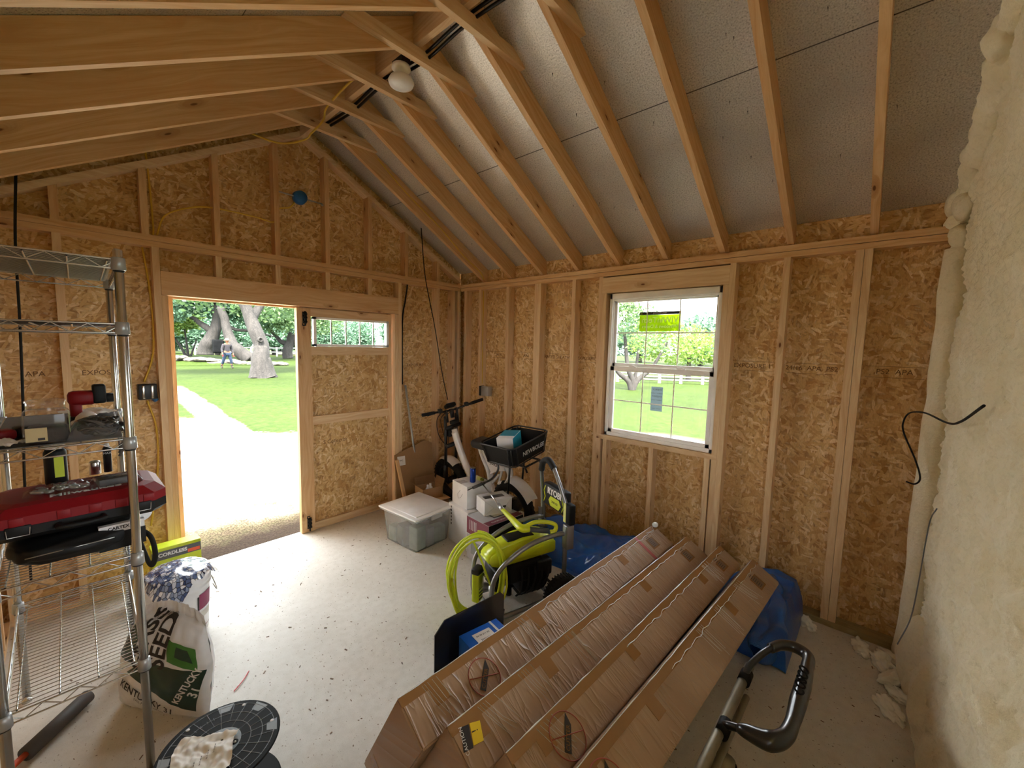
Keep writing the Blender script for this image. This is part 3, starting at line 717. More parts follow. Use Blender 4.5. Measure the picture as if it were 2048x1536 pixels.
for zc, up in ((1.94, 1), (.085, -1)):
    b_ = MB(); c_ = Vector((-1.742, .038, zc))+o_
    b_.box((c_.x-.018, c_.y-.004, c_.z-.05), (c_.x+.018, c_.y+.002, c_.z+.05)).tube([(c_.x, c_.y-.012, c_.z-.07), (c_.x, c_.y-.012, c_.z+.055)], .007, 8)
    for q in (-.035, 0, .03): b_.box((c_.x-.016, c_.y-.02, c_.z+q-.007), (c_.x+.016, c_.y-.003, c_.z+q+.007))
    b_.tube([(c_.x, c_.y-.012, c_.z-.068*up), (c_.x-.022, c_.y-.014, c_.z-.070*up), (c_.x-.024, c_.y-.014, c_.z-.052*up)], .005, 6)
    b_.build('slide_bolt', 'door_black', d)
text('S Collector', .05, 'osb_ink', d, frame(Vector((-1.47, .0775, .80))+o_, (1, 0, 0), (0, 0, 1)), 'stamp', .0003)
# open leaf folded outside, only its lit edge shows
d2 = thing('door_2', None, None, (DL, .105, 0), math.radians(91)); d2['kind'] = 'structure'
MB().box((0, -.042, .012), (.10, -.002, 2.022), grain=2).build('stile', 'pine_orange', d2); MB().box((.80, -.042, .012), (.90, -.002, 2.022), grain=2).build('stile', 'pine', d2)
for z0, z1 in ((1.955, 2.022), (1.614, 1.69), (.982, 1.059), (.012, .068)): MB().box((.10, -.042, z0), (.80, -.002, z1), grain=0).build('rail', 'pine', d2)
MB().box((.10, -.012, .06), (.80, 0, 1.62)).build('panel', 'osb', d2); MB().box((.10, -.022, 1.69), (.80, -.018, 1.955)).build('pane', 'glass', d2)
# door stop trim round the opening
S(MB().box((DL+.004, .088, DH-.012), (DR-.001, .128, DH+.03), grain=0).build('trim_1', 'pine_orange'))
# ---- window
wn = thing('window_1', None, None, (0, -2.389, .975)); wn['kind'] = 'structure'
def wb(mb, x0, x1, y0, y1, z0, z1): mb.box((x0, y0+2.389, z0-.975), (x1, y1+2.389, z1-.975), bev=.003); return mb
fm = MB()
for y0, y1, z0, z1 in ((-2.837, -2.812, .975, 2.199), (-1.966, -1.941, .975, 2.199), (-2.837, -1.941, .975, 1.006), (-2.837, -1.941, 2.152, 2.199)): wb(fm, .012, .098, y0, y1, z0, z1)
for y0, y1, z0, z1 in ((-2.822, -2.806, .99, 2.168), (-1.972, -1.956, .99, 2.168), (-2.822, -1.956, 2.138, 2.166)): wb(fm, .030, .044, y0, y1, z0, z1)
fm.build('window_frame', 'white_vinyl', wn)
def sash(x0, y0, y1, z0, z1, wst, wtop, wbot, nm):
    f = MB(); x1 = x0+.026
    wb(f, x0, x1, y0, y0+wst, z0, z1); wb(f, x0, x1, y1-wst, y1, z0, z1); wb(f, x0, x1, y0, y1, z1-wtop, z1); wb(f, x0, x1, y0, y1, z0, z0+wbot)
    s_ = f.build('sash', 'white_vinyl', wn)
    g0, g1, h0, h1 = y0+wst, y1-wst, z0+wbot, z1-wtop
    for k in (1, 2):
        y = g0+(g1-g0)*k/3; wb(MB(), x0+.009, x0+.015, y-.005, y+.005, h0, h1).build('muntin', 'white_vinyl', s_)
    z = (h0+h1)/2; wb(MB(), x0+.009, x0+.015, g0, g1, z-.005, z+.005).build('muntin', 'white_vinyl', s_)
    MB().box((x0+.016, g0+2.389-.003, h0-.975-.003), (x0+.020, g1+2.389+.003, h1-.975+.003)).build('pane', 'glass', s_)
    return s_
up = sash(.056, -2.820, -1.958, 1.575, 2.160, .032, .034, .036, 'upper')
lo_ = sash(.026, -2.818, -1.962, .992, 1.582, .040, .040, .044, 'lower')
for y in (-2.18, -2.58):
    l = MB(); l.box((.004, y+2.389-.03, 1.578-.975), (.026, y+2.389+.03, 1.590-.975), bev=.004); l.tube([(.012, y+2.389-.01, 1.594-.975), (.008, y+2.389+.035, 1.596-.975)], .005, 8); l.build('sash_lock', 'white_vinyl', wn)
st = thing('window_sticker', 'green manufacturer sticker with white lettering on the upper sash of the window', 'sticker', (.072, -2.36, 1.96))
MB().box((-.0006, -.170, -.078), (.0006, .170, .055)).build('green_field', 'green_sticker', st)
MB().box((-.0006, -.170, .0555), (.0006, .170, .080)).build('black_band', 'ink', st)
MB().tube([(.0, .152, .060), (.0, .152, .070)], .006, 8).build('house_mark', 'green_sticker', st)
Xs = lambda z: frame((-.0012, -.0, z), (0, 1, 0), (0, 0, 1))    # faces +x, so it reads mirrored from indoors
text('ViWinTech', .066, 'white_film', st, Xs(.012), ext=.0004, bold=.0012); text('Windows & Doors', .038, 'white_film', st, Xs(-.040), ext=.0004, bold=.0008)
text('VINYL WINDOWS', .014, 'white_ink', st, Xs(.068), ext=.0004)
sg = thing('window_sticker', 'small grey rating sticker on the lower sash of the window', 'sticker', (.0405, -2.385, 1.335))
MB().box((-.0006, -.048, -.100), (.0006, .048, .098)).build('paper', 'grey_sticker', sg)
for z, s_ in ((.075, .02), (.045, .014), (.02, .022), (-.01, .012), (-.05, .012), (-.08, .01)): text('ENERGY  U-0.30'[: 6 if s_ > .015 else 14], s_, 'ink', sg, frame((-.0012, 0, z), (0, 1, 0), (0, 0, 1)), ext=.0003)
# OSB mill stamps on right wall (dark printed rows)
for ys, z in (((-3.0, 'APA'), 1.6),):
    pass
for y, s_ in ((-.20, 'APA'), (-.55, '24/16'), (-.95, 'APA'), (-1.38, 'RATED SHEATHING'), (-1.70, 'EXPOSURE 1'), (-3.04, 'EXPOSURE 1'), (-3.38, '24/16  APA  PS2'), (-3.78, 'PS2  APA')):
    text(s_, .042, 'osb_ink', right, frame((.0885, y, 1.635), (0, -1, 0), (0, 0, 1)), 'stamp', .0003)
    lm_ = MB()
    for q in (.0, .03): lm_.box((.0885, y-.13, 1.60+q*2.2), (.0889, y+.13, 1.602+q*2.2))
    lm_.build('stamp_line', 'osb_ink', right)
for x, s_ in ((-3.30, 'APA'), (-2.98, 'EXPOSURE 1'), (-.55, 'EXPOSURE 1')):
    text(s_, .045, 'osb_ink', back, frame((x, .0885, 1.50), (1, 0, 0), (0, 0, 1)), 'stamp', .0003)
# ---- electrical
eb = thing('switch_box', 'double black switch box with two pale toggles beside the doorway stud, behind the wire shelf', 'switch', (-2.80, .0, 1.365))
MB().box((-.050, .0, -.052), (.050, .07, .052), bev=.006).build('box', 'black_plastic', eb)
MB().tube([(.03, .02, -.06), (.045, .03, -.05)], .018, 8).build('clamp', 'blue_plastic', eb)
for x in (-.023, .023): MB().box((x-.007, -.010, -.045), (x+.007, .004, .045), bev=.003).build('toggle', 'chrome', eb)
ob = thing('outlet_box', 'grey outlet box with a black faceplate edge on the right wall near the corner', 'outlet', (.0, -.40, 1.22))
MB().box((-.012, .03, -.055), (.055, .056, .055), bev=.005).build('box', 'black_plastic', ob)
MB().box((-.006, -.085, -.052), (.06, .028, .052), bev=.005).build('back_box', 'galvanized', ob)
cb = thing('ceiling_box', 'round blue electrical box on a metal bar hanger high on the gable', 'electrical box', (-1.767, .03, 2.932))
MB().lathe([(.001, .05), (.050, .05), (.056, .0), (.050, -.008), (.046, .0), (.040, .04), (.001, .042)], seg=24, X=RX(PI/2)).build('box', 'blue_plastic', cb)
MB().tube([(-.165, -.02, .004), (.18, -.02, -.004)], .0065, 8).tube([(.18, -.02, -.004), (.19, -.012, -.014)], .009, 8).build('bar_hanger', 'galvanized', cb)
def cable(name, label, pts, r, mat, cat='cable', n=10, group=None):
    b = Vector(pts[0]); return tag(link(name, MB().tube([p-b for p in bez(pts, n)], r, 8).mesh(name, mat), loc=b), label, cat, group)
cable('yellow_cable', 'yellow cable running down the gable bay left of the middle studs to the plate', [(-2.735, .06, 3.02), (-2.72, .07, 2.75), (-2.715, .065, 2.5), (-2.72, .05, 2.43)], .006, 'yellow_cable')
cable('yellow_cable', 'yellow cable arching across the gable from the plate to the blue box', [(-2.70, .05, 2.44), (-2.65, .03, 2.58), (-2.5, .03, 2.67), (-2.36, .03, 2.70), (-2.1, .03, 2.70), (-1.97, .02, 2.69), (-1.93, .03, 2.80), (-1.84, .04, 2.84), (-1.79, .06, 2.90)], .006, 'yellow_cable')
cable('yellow_cable', 'yellow cable dropping inside the wall bay beside the doorway to the switch box', [(-2.78, .05, 2.345), (-2.755, .06, 2.1), (-2.745, .06, 1.8), (-2.76, .05, 1.6), (-2.81, .05, 1.43)], .006, 'yellow_cable')
cable('yellow_cable', 'second yellow cable bowing away below the switch box by the doorway', [(-2.80, .05, 1.30), (-2.76, .06, 1.1), (-2.765, .06, .8), (-2.82, .06, .4)], .006, 'yellow_cable')
cable('yellow_cable', 'yellow cable looping over the left rafters up to the ridge', [(-2.25, -.20, 3.23), (-2.0, -.21, 3.22), (-1.83, -.25, 3.29), (-1.80, -.33, 3.33), (-1.83, -.60, 3.32), (-1.87, -.75, 3.34), (-1.84, -1.0, 3.41), (-1.80, -1.17, 3.45)], .007, 'yellow_cable')
cable('yellow_cable', 'yellow cable stapled along the side of the first right rafter down to the corner', [(-1.28, -.39, 3.30), (-1.0, -.389, 3.10), (-.6, -.388, 2.87), (-.3, -.387, 2.66), (-.06, -.386, 2.53), (-.0, -.386, 2.45)], .005, 'yellow_cable')
cable('yellow_cable', 'yellow cable dropping down the first stud of the right wall to the outlet box', [(.03, -.352, 2.34), (.03, -.352, 1.9), (.03, -.354, 1.30)], .005, 'yellow_cable')
cable('black_cable', 'black cable hanging from the left rafters behind the wire shelf', [(-3.30, -.16, 2.64), (-3.325, -.15, 2.25), (-3.335, -.15, 1.79), (-3.351, -.14, 1.31), (-3.37, -.12, .9), (-3.38, -.1, .3)], .006, 'black_rubber')
cable('black_cable', 'thin black cable slanting down from the right slope to the electric bicycle', [(-.755, -.28, 2.86), (-.72, -.3, 2.4), (-.62, -.32, 1.93), (-.54, -.34, 1.47), (-.49, -.38, 1.16)], .0045, 'black_rubber')
cable('black_cable', 'paired black cable dropping beside the doorway king stud', [(-.69, .05, 2.84), (-.69, .05, 2.4), (-.715, .05, 2.2), (-.75, .055, 1.95), (-.752, .055, 1.3)], .008, 'black_rubber')
cable('ridge_cable', 'upper black cable clipped along the ridge beam', [(-1.712, -.30, 3.42), (-1.700, -.75, 3.405), (-1.704, -1.16, 3.425), (-1.694, -1.6, 3.40), (-1.70, -2.0, 3.42), (-1.69, -2.6, 3.41), (-1.70, -3.9, 3.42)], .009, 'door_black')
cable('ridge_cable', 'lower black cable clipped along the ridge beam beside the lamp', [(-1.70, -.25, 3.40), (-1.685, -.75, 3.388), (-1.690, -1.16, 3.405), (-1.676, -1.6, 3.380), (-1.684, -2.0, 3.40), (-1.672, -2.6, 3.39), (-1.68, -3.9, 3.40)], .009, 'door_black')
tag(link('metal_rod', MB().tube([(-.775, -.035, 1.30), (-.62, -.10, .03)], .011, 10).mesh('metal_rod', 'galvanized')), 'grey metal rod leaning in the corner bay by the doorway', 'rod')
lp = thing('ceiling_lamp', 'white mushroom-shaped lamp hanging in a pale holder from the ridge beam', 'lamp', (-1.735, -1.45, 3.418))
MB().box((-.03, -.05, -.03), (.03, .05, 0)).build('junction_box', 'black_plastic', lp)
MB().lathe([(.001, -.03), (.052, -.032), (.056, -.05), (.045, -.062), (.026, -.066), (.024, -.085), (.001, -.085)], seg=28).build('lamp_holder', 'lamp_base' if 'lamp_base' in MATS else 'white_vinyl', lp)
MB().lathe([(.001, -.080), (.030, -.082), (.066, -.102), (.076, -.122), (.068, -.142), (.04, -.154), (.001, -.158)], seg=32).build('lamp_dome', 'white_plastic', lp)
# ---- spray foam wall
def foam_y(x, z):
    p = Vector((x*1.0, 0, z))
    b = .022*noise.noise(p*3.2)+.016*noise.noise(p*9+Vector((4, 0, 0)))+.034*(.5-abs(noise.noise(p*11)))+.020*(.5-abs(noise.noise(p*24+Vector((7, 0, 0)))))+.006*noise.noise(p*55)-.012
    pc = max(0, min(1, (x+.75)/.5)); b += pc*(.010*(.5-abs(noise.noise(p*30)))+.008*noise.noise(p*48))
    y = -4.000+b-.060*max(0, min(1, (x+.155)/.06))
    foot = max(0, 1-z/.55); y += .018*foot*foot*(1+.6*noise.noise(Vector((x*6, 3, 0))))
    return y
fw = MB()
def ff(u, v):
    x = .088-2.085*u; zt_ = min(ZU(-x)+TV+.01, 3.5) if x < 0 else ZU(0)+TV
    z = zt_*v; return (x, foam_y(x, z), z)
fw.grid(ff, 300, 330)
fo = S(fw.build('wall_foam', 'spray_foam'))
# rounded foam bead down the corner
bp = [(-.02, -3.955, .02), (-.045, -3.965, .25), (-.035, -3.962, .7), (-.02, -3.968, 1.2), (-.01, -3.972, 1.8), (.0, -3.975, 2.3)]
P = bez(bp, 30)
mb = MB(); mb.tube([p+Vector(noise.noise_vector(p*4))*.006 for p in P], [.056+.006*noise.noise(p*7)+.012*max(0, .4-p.z) for p in P], 18)
mb.build('corner_bead', 'spray_foam', fo)
# blobs at the eave corner and along the roof edge
rn = random.Random(12); eb_ = MB()
def blob(mb, c, r, sc, seed, amp=.25, sub=3, fr=3.):
    bm = bmesh.new(); bmesh.ops.create_icosphere(bm, subdivisions=sub, radius=1)
    for v in bm.verts:
        n_ = noise.noise(v.co*1.4+Vector((seed*3.1, 0, 0)))*amp+noise.noise(v.co*fr*1.6+Vector((0, seed*1.7, 0)))*amp*.4
        v.co = v.co*(1+n_); v.co = Vector((v.co.x*sc[0]*r+c[0], v.co.y*sc[1]*r+c[1], v.co.z*sc[2]*r+c[2]))
    mb.bm(bm, None, True)
for i in range(26):
    d_ = 1.35*i/25; x = .03-d_
    blob(eb_, (x, -3.985+rn.uniform(-.01, .01), ZU(max(0, -x))+TV-.055), .062+rn.random()*.02, (1, .75, 1), i)
for i, (x, z, r) in enumerate([(.03, 2.44, .08), (-.03, 2.36, .06), (.04, 2.54, .09), (-.08, 2.50, .07), (.0, 2.28, .05), (-.02, 2.2, .045)]): blob(eb_, (x, -3.97, z), r, (1, .7, 1), 40+i)
eb_.build('foam_edge', 'spray_foam', fo)
fb = MB()
for i, (x, y, z, r, sc) in enumerate([(-.10, -3.99, .10, .13, (1.2, .5, 1)), (-.26, -4.0, .16, .16, (1.1, .6, 1.3)), (-.33, -4.0, .07, .12, (1.3, .6, 1)), (-.50, -4.03, .11, .16, (1.3, .5, .9)), (-.72, -4.04, .14, .18, (1.3, .6, 1)), (-.95, -4.05, .12, .16, (1.3, .6, 1))]):
    blob(fb, (x, y, z), r, sc, 60+i, .22)
fb.build('foam_lobe', 'spray_foam', fo)
# loose foam scraps on the floor
sc_ = [(-.085, -3.50, .085, .060, .6, 'ragged scrap of cream foam on the floor under the double stud'), (-.005+-.05, -3.36, .05, .035, 1.2, 'small upright foam scrap by the wall plate near the blue tarp'),
       (-.12, -3.76, .11, .055, .2, 'flat foam scrap leading the heap away from the foam wall'), (-.09, -3.90, .10, .04, .9, 'long thin foam scrap lying against the bottom plate at the corner'),
       (-.20, -3.86, .12, .075, .4, 'largest lumpy foam scrap in the middle of the heap'), (-.21, -3.965, .085, .06, 1.9, 'foam scrap wedged between heap and foam wall'),
       (-.32, -3.90, .10, .07, 2.5, 'whitish crumpled foam scrap lower in the heap'), (-.33, -3.985, .07, .04, .1, 'thin foam flake lying at the foot of the foam wall'),
       (-.43, -3.93, .10, .045, .8, 'bent foam strip at the near end of the heap'), (-.43, -4.005, .06, .05, 2.2, 'small foam lump against the foot of the wall nearest the camera'),
       (-.57, -3.885, .12, .045, .5, 'long foam scrap lying apart from the heap, nearest the hand truck grip'), (-.69, -4.0, .05, .035, 1.5, 'small white foam crumb at the right foot of the foam wall')]
for i, (x, y, L_, h, rz, lab) in enumerate(sc_):
    m_ = MB(); bm = bmesh.new(); bmesh.ops.create_icosphere(bm, subdivisions=4, radius=1)
    for v in bm.verts:
        q = v.co.copy(); n_ = noise.noise(q*1.8+Vector((i*5, 0, 0)))*.55+noise.noise(q*4.5+Vector((0, i*3, 0)))*.30+noise.noise(q*11+Vector((0, i*3, 5)))*.10
        q = q*(1+n_); v.co = Vector((q.x*L_*.66, q.y*L_*.36, max(-.4, q.z)*h*.55))
    zmin = min(v.co.z for v in bm.verts)
    m_.bm(bm, None, True, T(0, 0, -zmin))
    tag(m_.build('foam_scrap', 'foam_white', None, (x, y, .0005), (0, 0, rz)), lab, 'foam')
cable('black_wire', 'stiff black wire sticking out of the foam wall and bending down before bare sheathing', [(-1.33, -3.965, 1.592), (-1.0, -3.955, 1.50), (-.74, -3.945, 1.462), (-.35, -3.90, 1.456), (-.10, -3.858, 1.424), (-.06, -3.838, 1.37), (-.1, -3.843, 1.31), (-.1, -3.90, 1.169), (-.1, -3.926, 1.075), (-.1, -3.909, 1.037), (-.1, -3.873, 1.042)], .0042, 'black_rubber')
cable('grey_wire', 'thin grey wire half buried in the foam running down to the floor', [(-.58, -3.96, 1.05), (-.42, -3.958, .95), (-.36, -3.955, .8), (-.34, -3.95, .6), (-.36, -3.935, .4), (-.42, -3.895, .27)], .0028, 'steel_grey')
# ================================================================ WIRE SHELF AND WHAT IS ON IT
plain('liner_grey', '55524d', .6); plain('case_red', '7f0d16', .5, spec=.3); plain('case_black', '0f1011', .55, spec=.3); plain('label_white', 'dcdcdc', .6); plain('paper', 'e6e3dc', .8); plain('paper_shade', 'c9c4bc', .8)
plain('cord_grey', '4a4644', .6); plain('tin', 'c4c2bd', .28, .95); plain('olive', '7d8a1d', .5); plain('lime', 'b9c81f', .42); plain('dark_grey', '4b4d50', .5); plain('brown_granules', '2c2019', .9, var=.4, bump=.6)
plain('label_tan', 'b9a77c', .7); plain('lime_white', 'c9e6a8', .5); plain('bulb_white', 'e8e2d8', .3); plain('orange_red', 'd8542a', .5); plain('bucket_white', 'e4e4e6', .38); plain('maroon', '8a2b56', .55); plain('bag_white', 'dcdde0', .42, coat=.25, bump=.25, bscale=14)
plain('bag_green', '12362a', .4, coat=.25, bump=.25, bscale=14); plain('bag_leaf', '3f7a34', .5); plain('reel_grey', '8f979c', .6); plain('straw', 'c7a878', .9); plain('red_string', 'd8343c', .5)
PX0, PX1, PY0, PY1 = -3.392, -3.045, -1.68, -.83
sh = thing('wire_shelf', 'tall chrome wire shelving unit standing in the left foreground', 'shelf', (PX1, PY0, 0), 0)
def lo(x, y, z): return (x-PX1, y-PY0, z)
for (x, y), (dx, dy) in zip([(PX1, PY0), (PX0, PY0), (-3.015, PY1), (PX0, PY1)], [(0, 0)]*4):
    m_ = MB(); zt_ = 2.045
    prof = [(.0125, .03)]
    prof += [(.0125, zt_), (.009, zt_+.004), (.001, zt_+.005)]
    m_.lathe([(p_[0]*1.12, p_[1]) for p_ in prof], seg=16, X=T(*lo(x, y, 0)))
    m_.lathe([(.018, .0), (.018, .012), (.007, .016), (.007, .035), (.012, .036)], seg=12, X=T(*lo(x, y, 0)))
    m_.build('post', 'chrome', sh)
LV = [2.012, 1.785, 1.365, .918, .487]
def cor(t_, s_):                       # s_ across depth 0 = right (x high), t_ along length 0 = near
    xr = PX1+(-3.015-PX1)*t_
    return (xr+(PX0-xr)*s_, PY0+(PY1-PY0)*t_)
for li, z in enumerate(LV):
    m_ = MB(); ins = .016
    nd = 34
    for k in range(nd):
        t_ = (k+.7)/(nd+.4); a = cor(t_, .03); b = cor(t_, .97); m_.tube([lo(*a, z), lo(*b, z)], .0017, 5, caps=False)
    for s_ in (.08, .36, .64, .92): m_.tube([lo(*cor(.02, s_), z-.004), lo(*cor(.98, s_), z-.004)], .0028, 6, caps=False)
    def side(P, Q, n):
        P = Vector(P); Q = Vector(Q)
        for dz in (0, -.032): m_.tube([lo(P.x, P.y, z+dz), lo(Q.x, Q.y, z+dz)], .0032, 6, caps=False)
        zz = []
        for i in range(2*n+1):
            p_ = P.lerp(Q, i/(2*n)); zz.append(lo(p_.x, p_.y, z-(.031 if i % 2 else .001)))
        m_.tube(zz, .0022, 5, caps=False)
    c = [cor(0, 0), cor(0, 1), cor(1, 1), cor(1, 0)]
    side(c[0], c[1], 4); side(c[1], c[2], 10); side(c[2], c[3], 4); side(c[3], c[0], 10)
    shf = m_.build('shelf', 'chrome', sh)
    for x, y in c:
        m2 = MB(); m2.lathe([(.0145, z-.038), (.021, z-.036), (.019, z+.006), (.0145, z+.008)], seg=16, X=T(*lo(x, y, 0))); m2.build('collar', 'galvanized', sh)
        m2 = MB(); m2.lathe([(.0148, z-.043), (.0162, z-.043), (.0162, z-.038), (.0148, z-.038)], seg=16, X=T(*lo(x, y, 0))); m2.build('clip', 'black_plastic', sh)
    if li in (0, 2):
        MB().add([lo(*cor(.04, .05), z+.0035), lo(*cor(.96, .05), z+.0035), lo(*cor(.96, .95), z+.0035), lo(*cor(.04, .95), z+.0035), lo(*cor(.04, .05), z+.0055), lo(*cor(.96, .05), z+.0055), lo(*cor(.96, .95), z+.0055), lo(*cor(.04, .95), z+.0055)],
                 [(0, 1, 2, 3), (7, 6, 5, 4), (0, 4, 5, 1), (1, 5, 6, 2), (2, 6, 7, 3), (3, 7, 4, 0)]).build('liner', 'liner_grey', sh)
ZS = 1.3712
jar = thing('plastic_jar', 'clear plastic jar with a tan label half full of dark granules on the middle shelf', 'jar', (-3.245, -1.60, ZS))
MB().rbox((-.056, -.045, 0), (.056, .045, .115), .016, None, seg=3).lathe([(.048, .110), (.046, .122), (.046, .138), (.049, .139), (.049, .146), (.045, .147)], seg=28, caps=False).build('body', 'clear_plastic', jar)
MB().rbox((-.048, -.041, .003), (.048, .041, .058), .014, None, seg=3).build('granules', 'brown_granules', jar)
MB().box((-.049, -.0468, .012), (.0, -.0458, .058)).build('label', 'label_tan', jar); MB().box((-.022, -.0474, .016), (-.006, -.0468, .024)).build('barcode', 'ink', [c_ for c_ in COL.objects if c_.parent == jar and c_.name.startswith('label')][0])
MB().box((.0525, -.03, .03), (.0535, .03, .095)).build('side_label', 'lime_white', jar)
dr = thing('cordless_tool', 'dark red and black cordless tool lying at the back of the middle shelf', 'tool', (-3.135, -1.20, ZS))
MB().rbox((-.055, -.03, .075), (.035, .03, .135), .018).rbox((-.05, -.022, .02), (-.012, .022, .09), .012).build('housing', 'case_red', dr)
MB().rbox((-.06, -.035, 0), (.01, .035, .03), .006).build('battery', 'case_black', dr); MB().rbox((.02, -.032, .08), (.062, .032, .16), .008).tube([(.05, 0, .10), (.085, 0, .10)], .02, 14).build('chuck', 'case_black', dr)
d2_ = thing('battery_pack', 'red and black battery tool at the far left end of the middle shelf', 'tool', (-3.325, -1.45, ZS), .3)
MB().rbox((-.06, -.03, 0), (.0, .03, .035), .01).build('body', 'case_red', d2_); MB().rbox((.0, -.03, .0), (.075, .03, .04), .008).build('end', 'case_black', d2_)
MB().rbox((.045, -.04, .004), (.075, -.028, .02), .004).build('terminal', 'tin', d2_)
bu = thing('light_bulb', 'white light bulb lying on its side beside the red tool', 'light bulb', (-3.150, -1.36, ZS+.031), rot=(0, 1.2, -.9))
MB().lathe([(.001, .047), (.018, .044), (.029, .030), (.031, .014), (.026, -.006), (.017, -.022), (.014, -.03), (.001, -.03)], seg=24).build('globe', 'bulb_white', bu); MB().lathe([(.012, -.03), (.0135, -.034), (.012, -.038), (.0135, -.042), (.012, -.05), (.006, -.056), (.001, -.057)], seg=18).build('screw_base', 'tin', bu)
for i, (x, y, sx, sy, rz, lab) in enumerate([(-3.12, -.97, .08, .10, .3, 'crumpled white paper sheet lying by the rear post on the middle shelf'), (-3.345, -1.60, .035, .05, .8, 'torn pale paper slip left of the plastic jar')]):
    tag(MB().grid(lambda u, v, i=i, sx=sx, sy=sy: ((u-.5)*2*sx, (v-.5)*2*sy, .012+.010*noise.noise(Vector((u*4+i, v*4, 0)))+.012*abs(noise.noise(Vector((u*7, v*7+i, 3))))), 20, 20).build('paper_sheet', 'paper', None, (x, y, ZS), (0, 0, rz)), lab, 'paper')
cords = thing('cord_bundle', 'grey cords in a torn clear bag spilling over the shelf corner beside the front post', 'cords', (-3.125, -1.585, ZS))
rn = random.Random(5)
for k in range(9):
    pts = []
    a0 = rn.random()*6
    for j in range(9):
        a = a0+j*1.1; pts.append((.045*math.cos(a)*(1+.3*rn.random())+.01, .05*math.sin(a)*(1+.2*rn.random()), .012+rn.random()*.055))
    if k % 2: pts = pts[:6]+[(.075, -.06, .04), (.08, -.088, .0), (.05, -.09, -.025-.006*k)]
    MB().tube(bez(pts, 8), .0042, 7).build('cord', 'cord_grey', cords)
MB().grid(lambda u, v: ((u-.5)*.16, (v-.5)*.16-.01, .07*(1-(2*u-1)**4)*(1-(2*v-1)**4)+.010*noise.noise(Vector((u*9, v*9, 1)))), 26, 26).build('bag_film', 'clear_film', cords)
# case
cs = thing('tool_case', 'long red and black plastic power-tool case lying across the wire shelf', 'case', (-3.18, -1.42, 1.035), 0)
def octo(hx, hy, ch): return [(-hx+ch, -hy), (hx-ch, -hy), (hx, -hy+ch), (hx, hy-ch), (hx-ch, hy), (-hx+ch, hy), (-hx, hy-ch), (-hx, -hy+ch)]
def slab(rings, mat=None, X=None):
    m_ = MB(); vs = []; n_ = len(rings[0][0])
    for poly, z in rings: vs += [(p_[0], p_[1], z) for p_ in poly]
    fs = [list(range(n_))[::-1], list(range((len(rings)-1)*n_, len(rings)*n_))]
    for i in range(len(rings)-1):
        for k in range(n_): k2 = (k+1) % n_; fs.append((i*n_+k, i*n_+k2, (i+1)*n_+k2, (i+1)*n_+k))
    m_.add(vs, fs, mat, False, X); return m_
CX = .245; CYh = .17
slab([(octo(CX-.02, CYh-.02, .03), 0), (octo(CX, CYh, .04), .018), (octo(CX, CYh, .04), .050)]).build('base', 'case_black', cs)
slab([(octo(CX, CYh, .04), .051), (octo(CX, CYh, .04), .085), (octo(CX-.03, CYh-.03, .04), .112), (octo(CX-.06, CYh-.06, .03), .118)]).build('lid', 'case_red', cs)
for x in (-.17, -.06, .02, .09, .17): MB().box((x, -CYh-.004, .053), (x+.035, -CYh+.003, .084), bev=.002).build('lid_rib', 'case_red', cs)
for x in (-.15, .165):
    la_ = MB().box((x-.03, -CYh-.006, .022), (x+.03, -CYh+.002, .056), bev=.003).build('latch', 'case_black', cs)
    MB().tube([(x-.027, -CYh-.008, .048), (x-.025, -CYh-.009, .022), (x+.025, -CYh-.009, .022), (x+.027, -CYh-.008, .048)], .0014, 6).build('latch_wire', 'tin', la_)
MB().tube(bez([(-.055, -CYh, .035), (-.05, -CYh-.035, .033), (.05, -CYh-.035, .033), (.055, -CYh, .035)], 8), .009, 10).build('handle', 'case_black', cs)
text('Milwaukee', .045, 'label_white', cs, frame((.02, -.085, .1186), (1, 0, 0), (0, 1, 0)), 'lettering', .0006, bold=.0008)
bagp = thing('plastic_bag', 'crumpled clear plastic bag of small parts lying on the red case lid', 'bag', (-3.22, -1.45, 1.154))
rn = random.Random(9)
MB().grid(lambda u, v: ((u-.5)*.20, (v-.5)*.11+.02*noise.noise(Vector((u*3, 0, 0))), .003+.022*(1-(2*u-1)**4)*(1-(2*v-1)**4)*(1+.8*noise.noise(Vector((u*12, v*9, 2))))), 40, 26).build('film', 'clear_plastic', bagp)
sb_ = MB()
for i in range(14): blob(sb_, (rn.uniform(-.07, .07), rn.uniform(-.03, .03), .009), .011, (1.3, 1, .6), i, .2, 2)
sb_.build('contents', 'tin', bagp)
gp = thing('small_box', 'flat grey box in clear wrap on the right end of the red case lid', 'box', (-3.075, -1.47, 1.1545), .1)
MB().rbox((-.055, -.035, 0), (.055, .035, .028), .004).build('body', 'dark_grey', gp)
MB().grid(lambda u, v: ((u-.5)*.15, (v-.5)*.10, .0305+.004*noise.noise(Vector((u*9, v*9, 5)))-.03*max(0, abs(2*u-1)-.78)/.22-.028*max(0, abs(2*v-1)-.75)/.25), 24, 20).build('wrap', 'clear_film', gp)
can = thing('foam_canister', 'tall black canister with pale cap standing behind the clutter on the red case', 'can', (-3.235, -1.325, 1.1545))
MB().lathe([(.001, 0), (.030, 0), (.032, .004), (.032, .125), (.026, .14), (.001, .14)], seg=28).build('body', 'case_black', can)
MB().lathe([(.001, .14), (.026, .14), (.028, .145), (.027, .175), (.02, .185), (.001, .186)], seg=28).build('cap', 'bulb_white', can)
MB().box((-.004, -.0335, .03), (.022, -.0305, .11)).build('label_patch', 'lime', can)
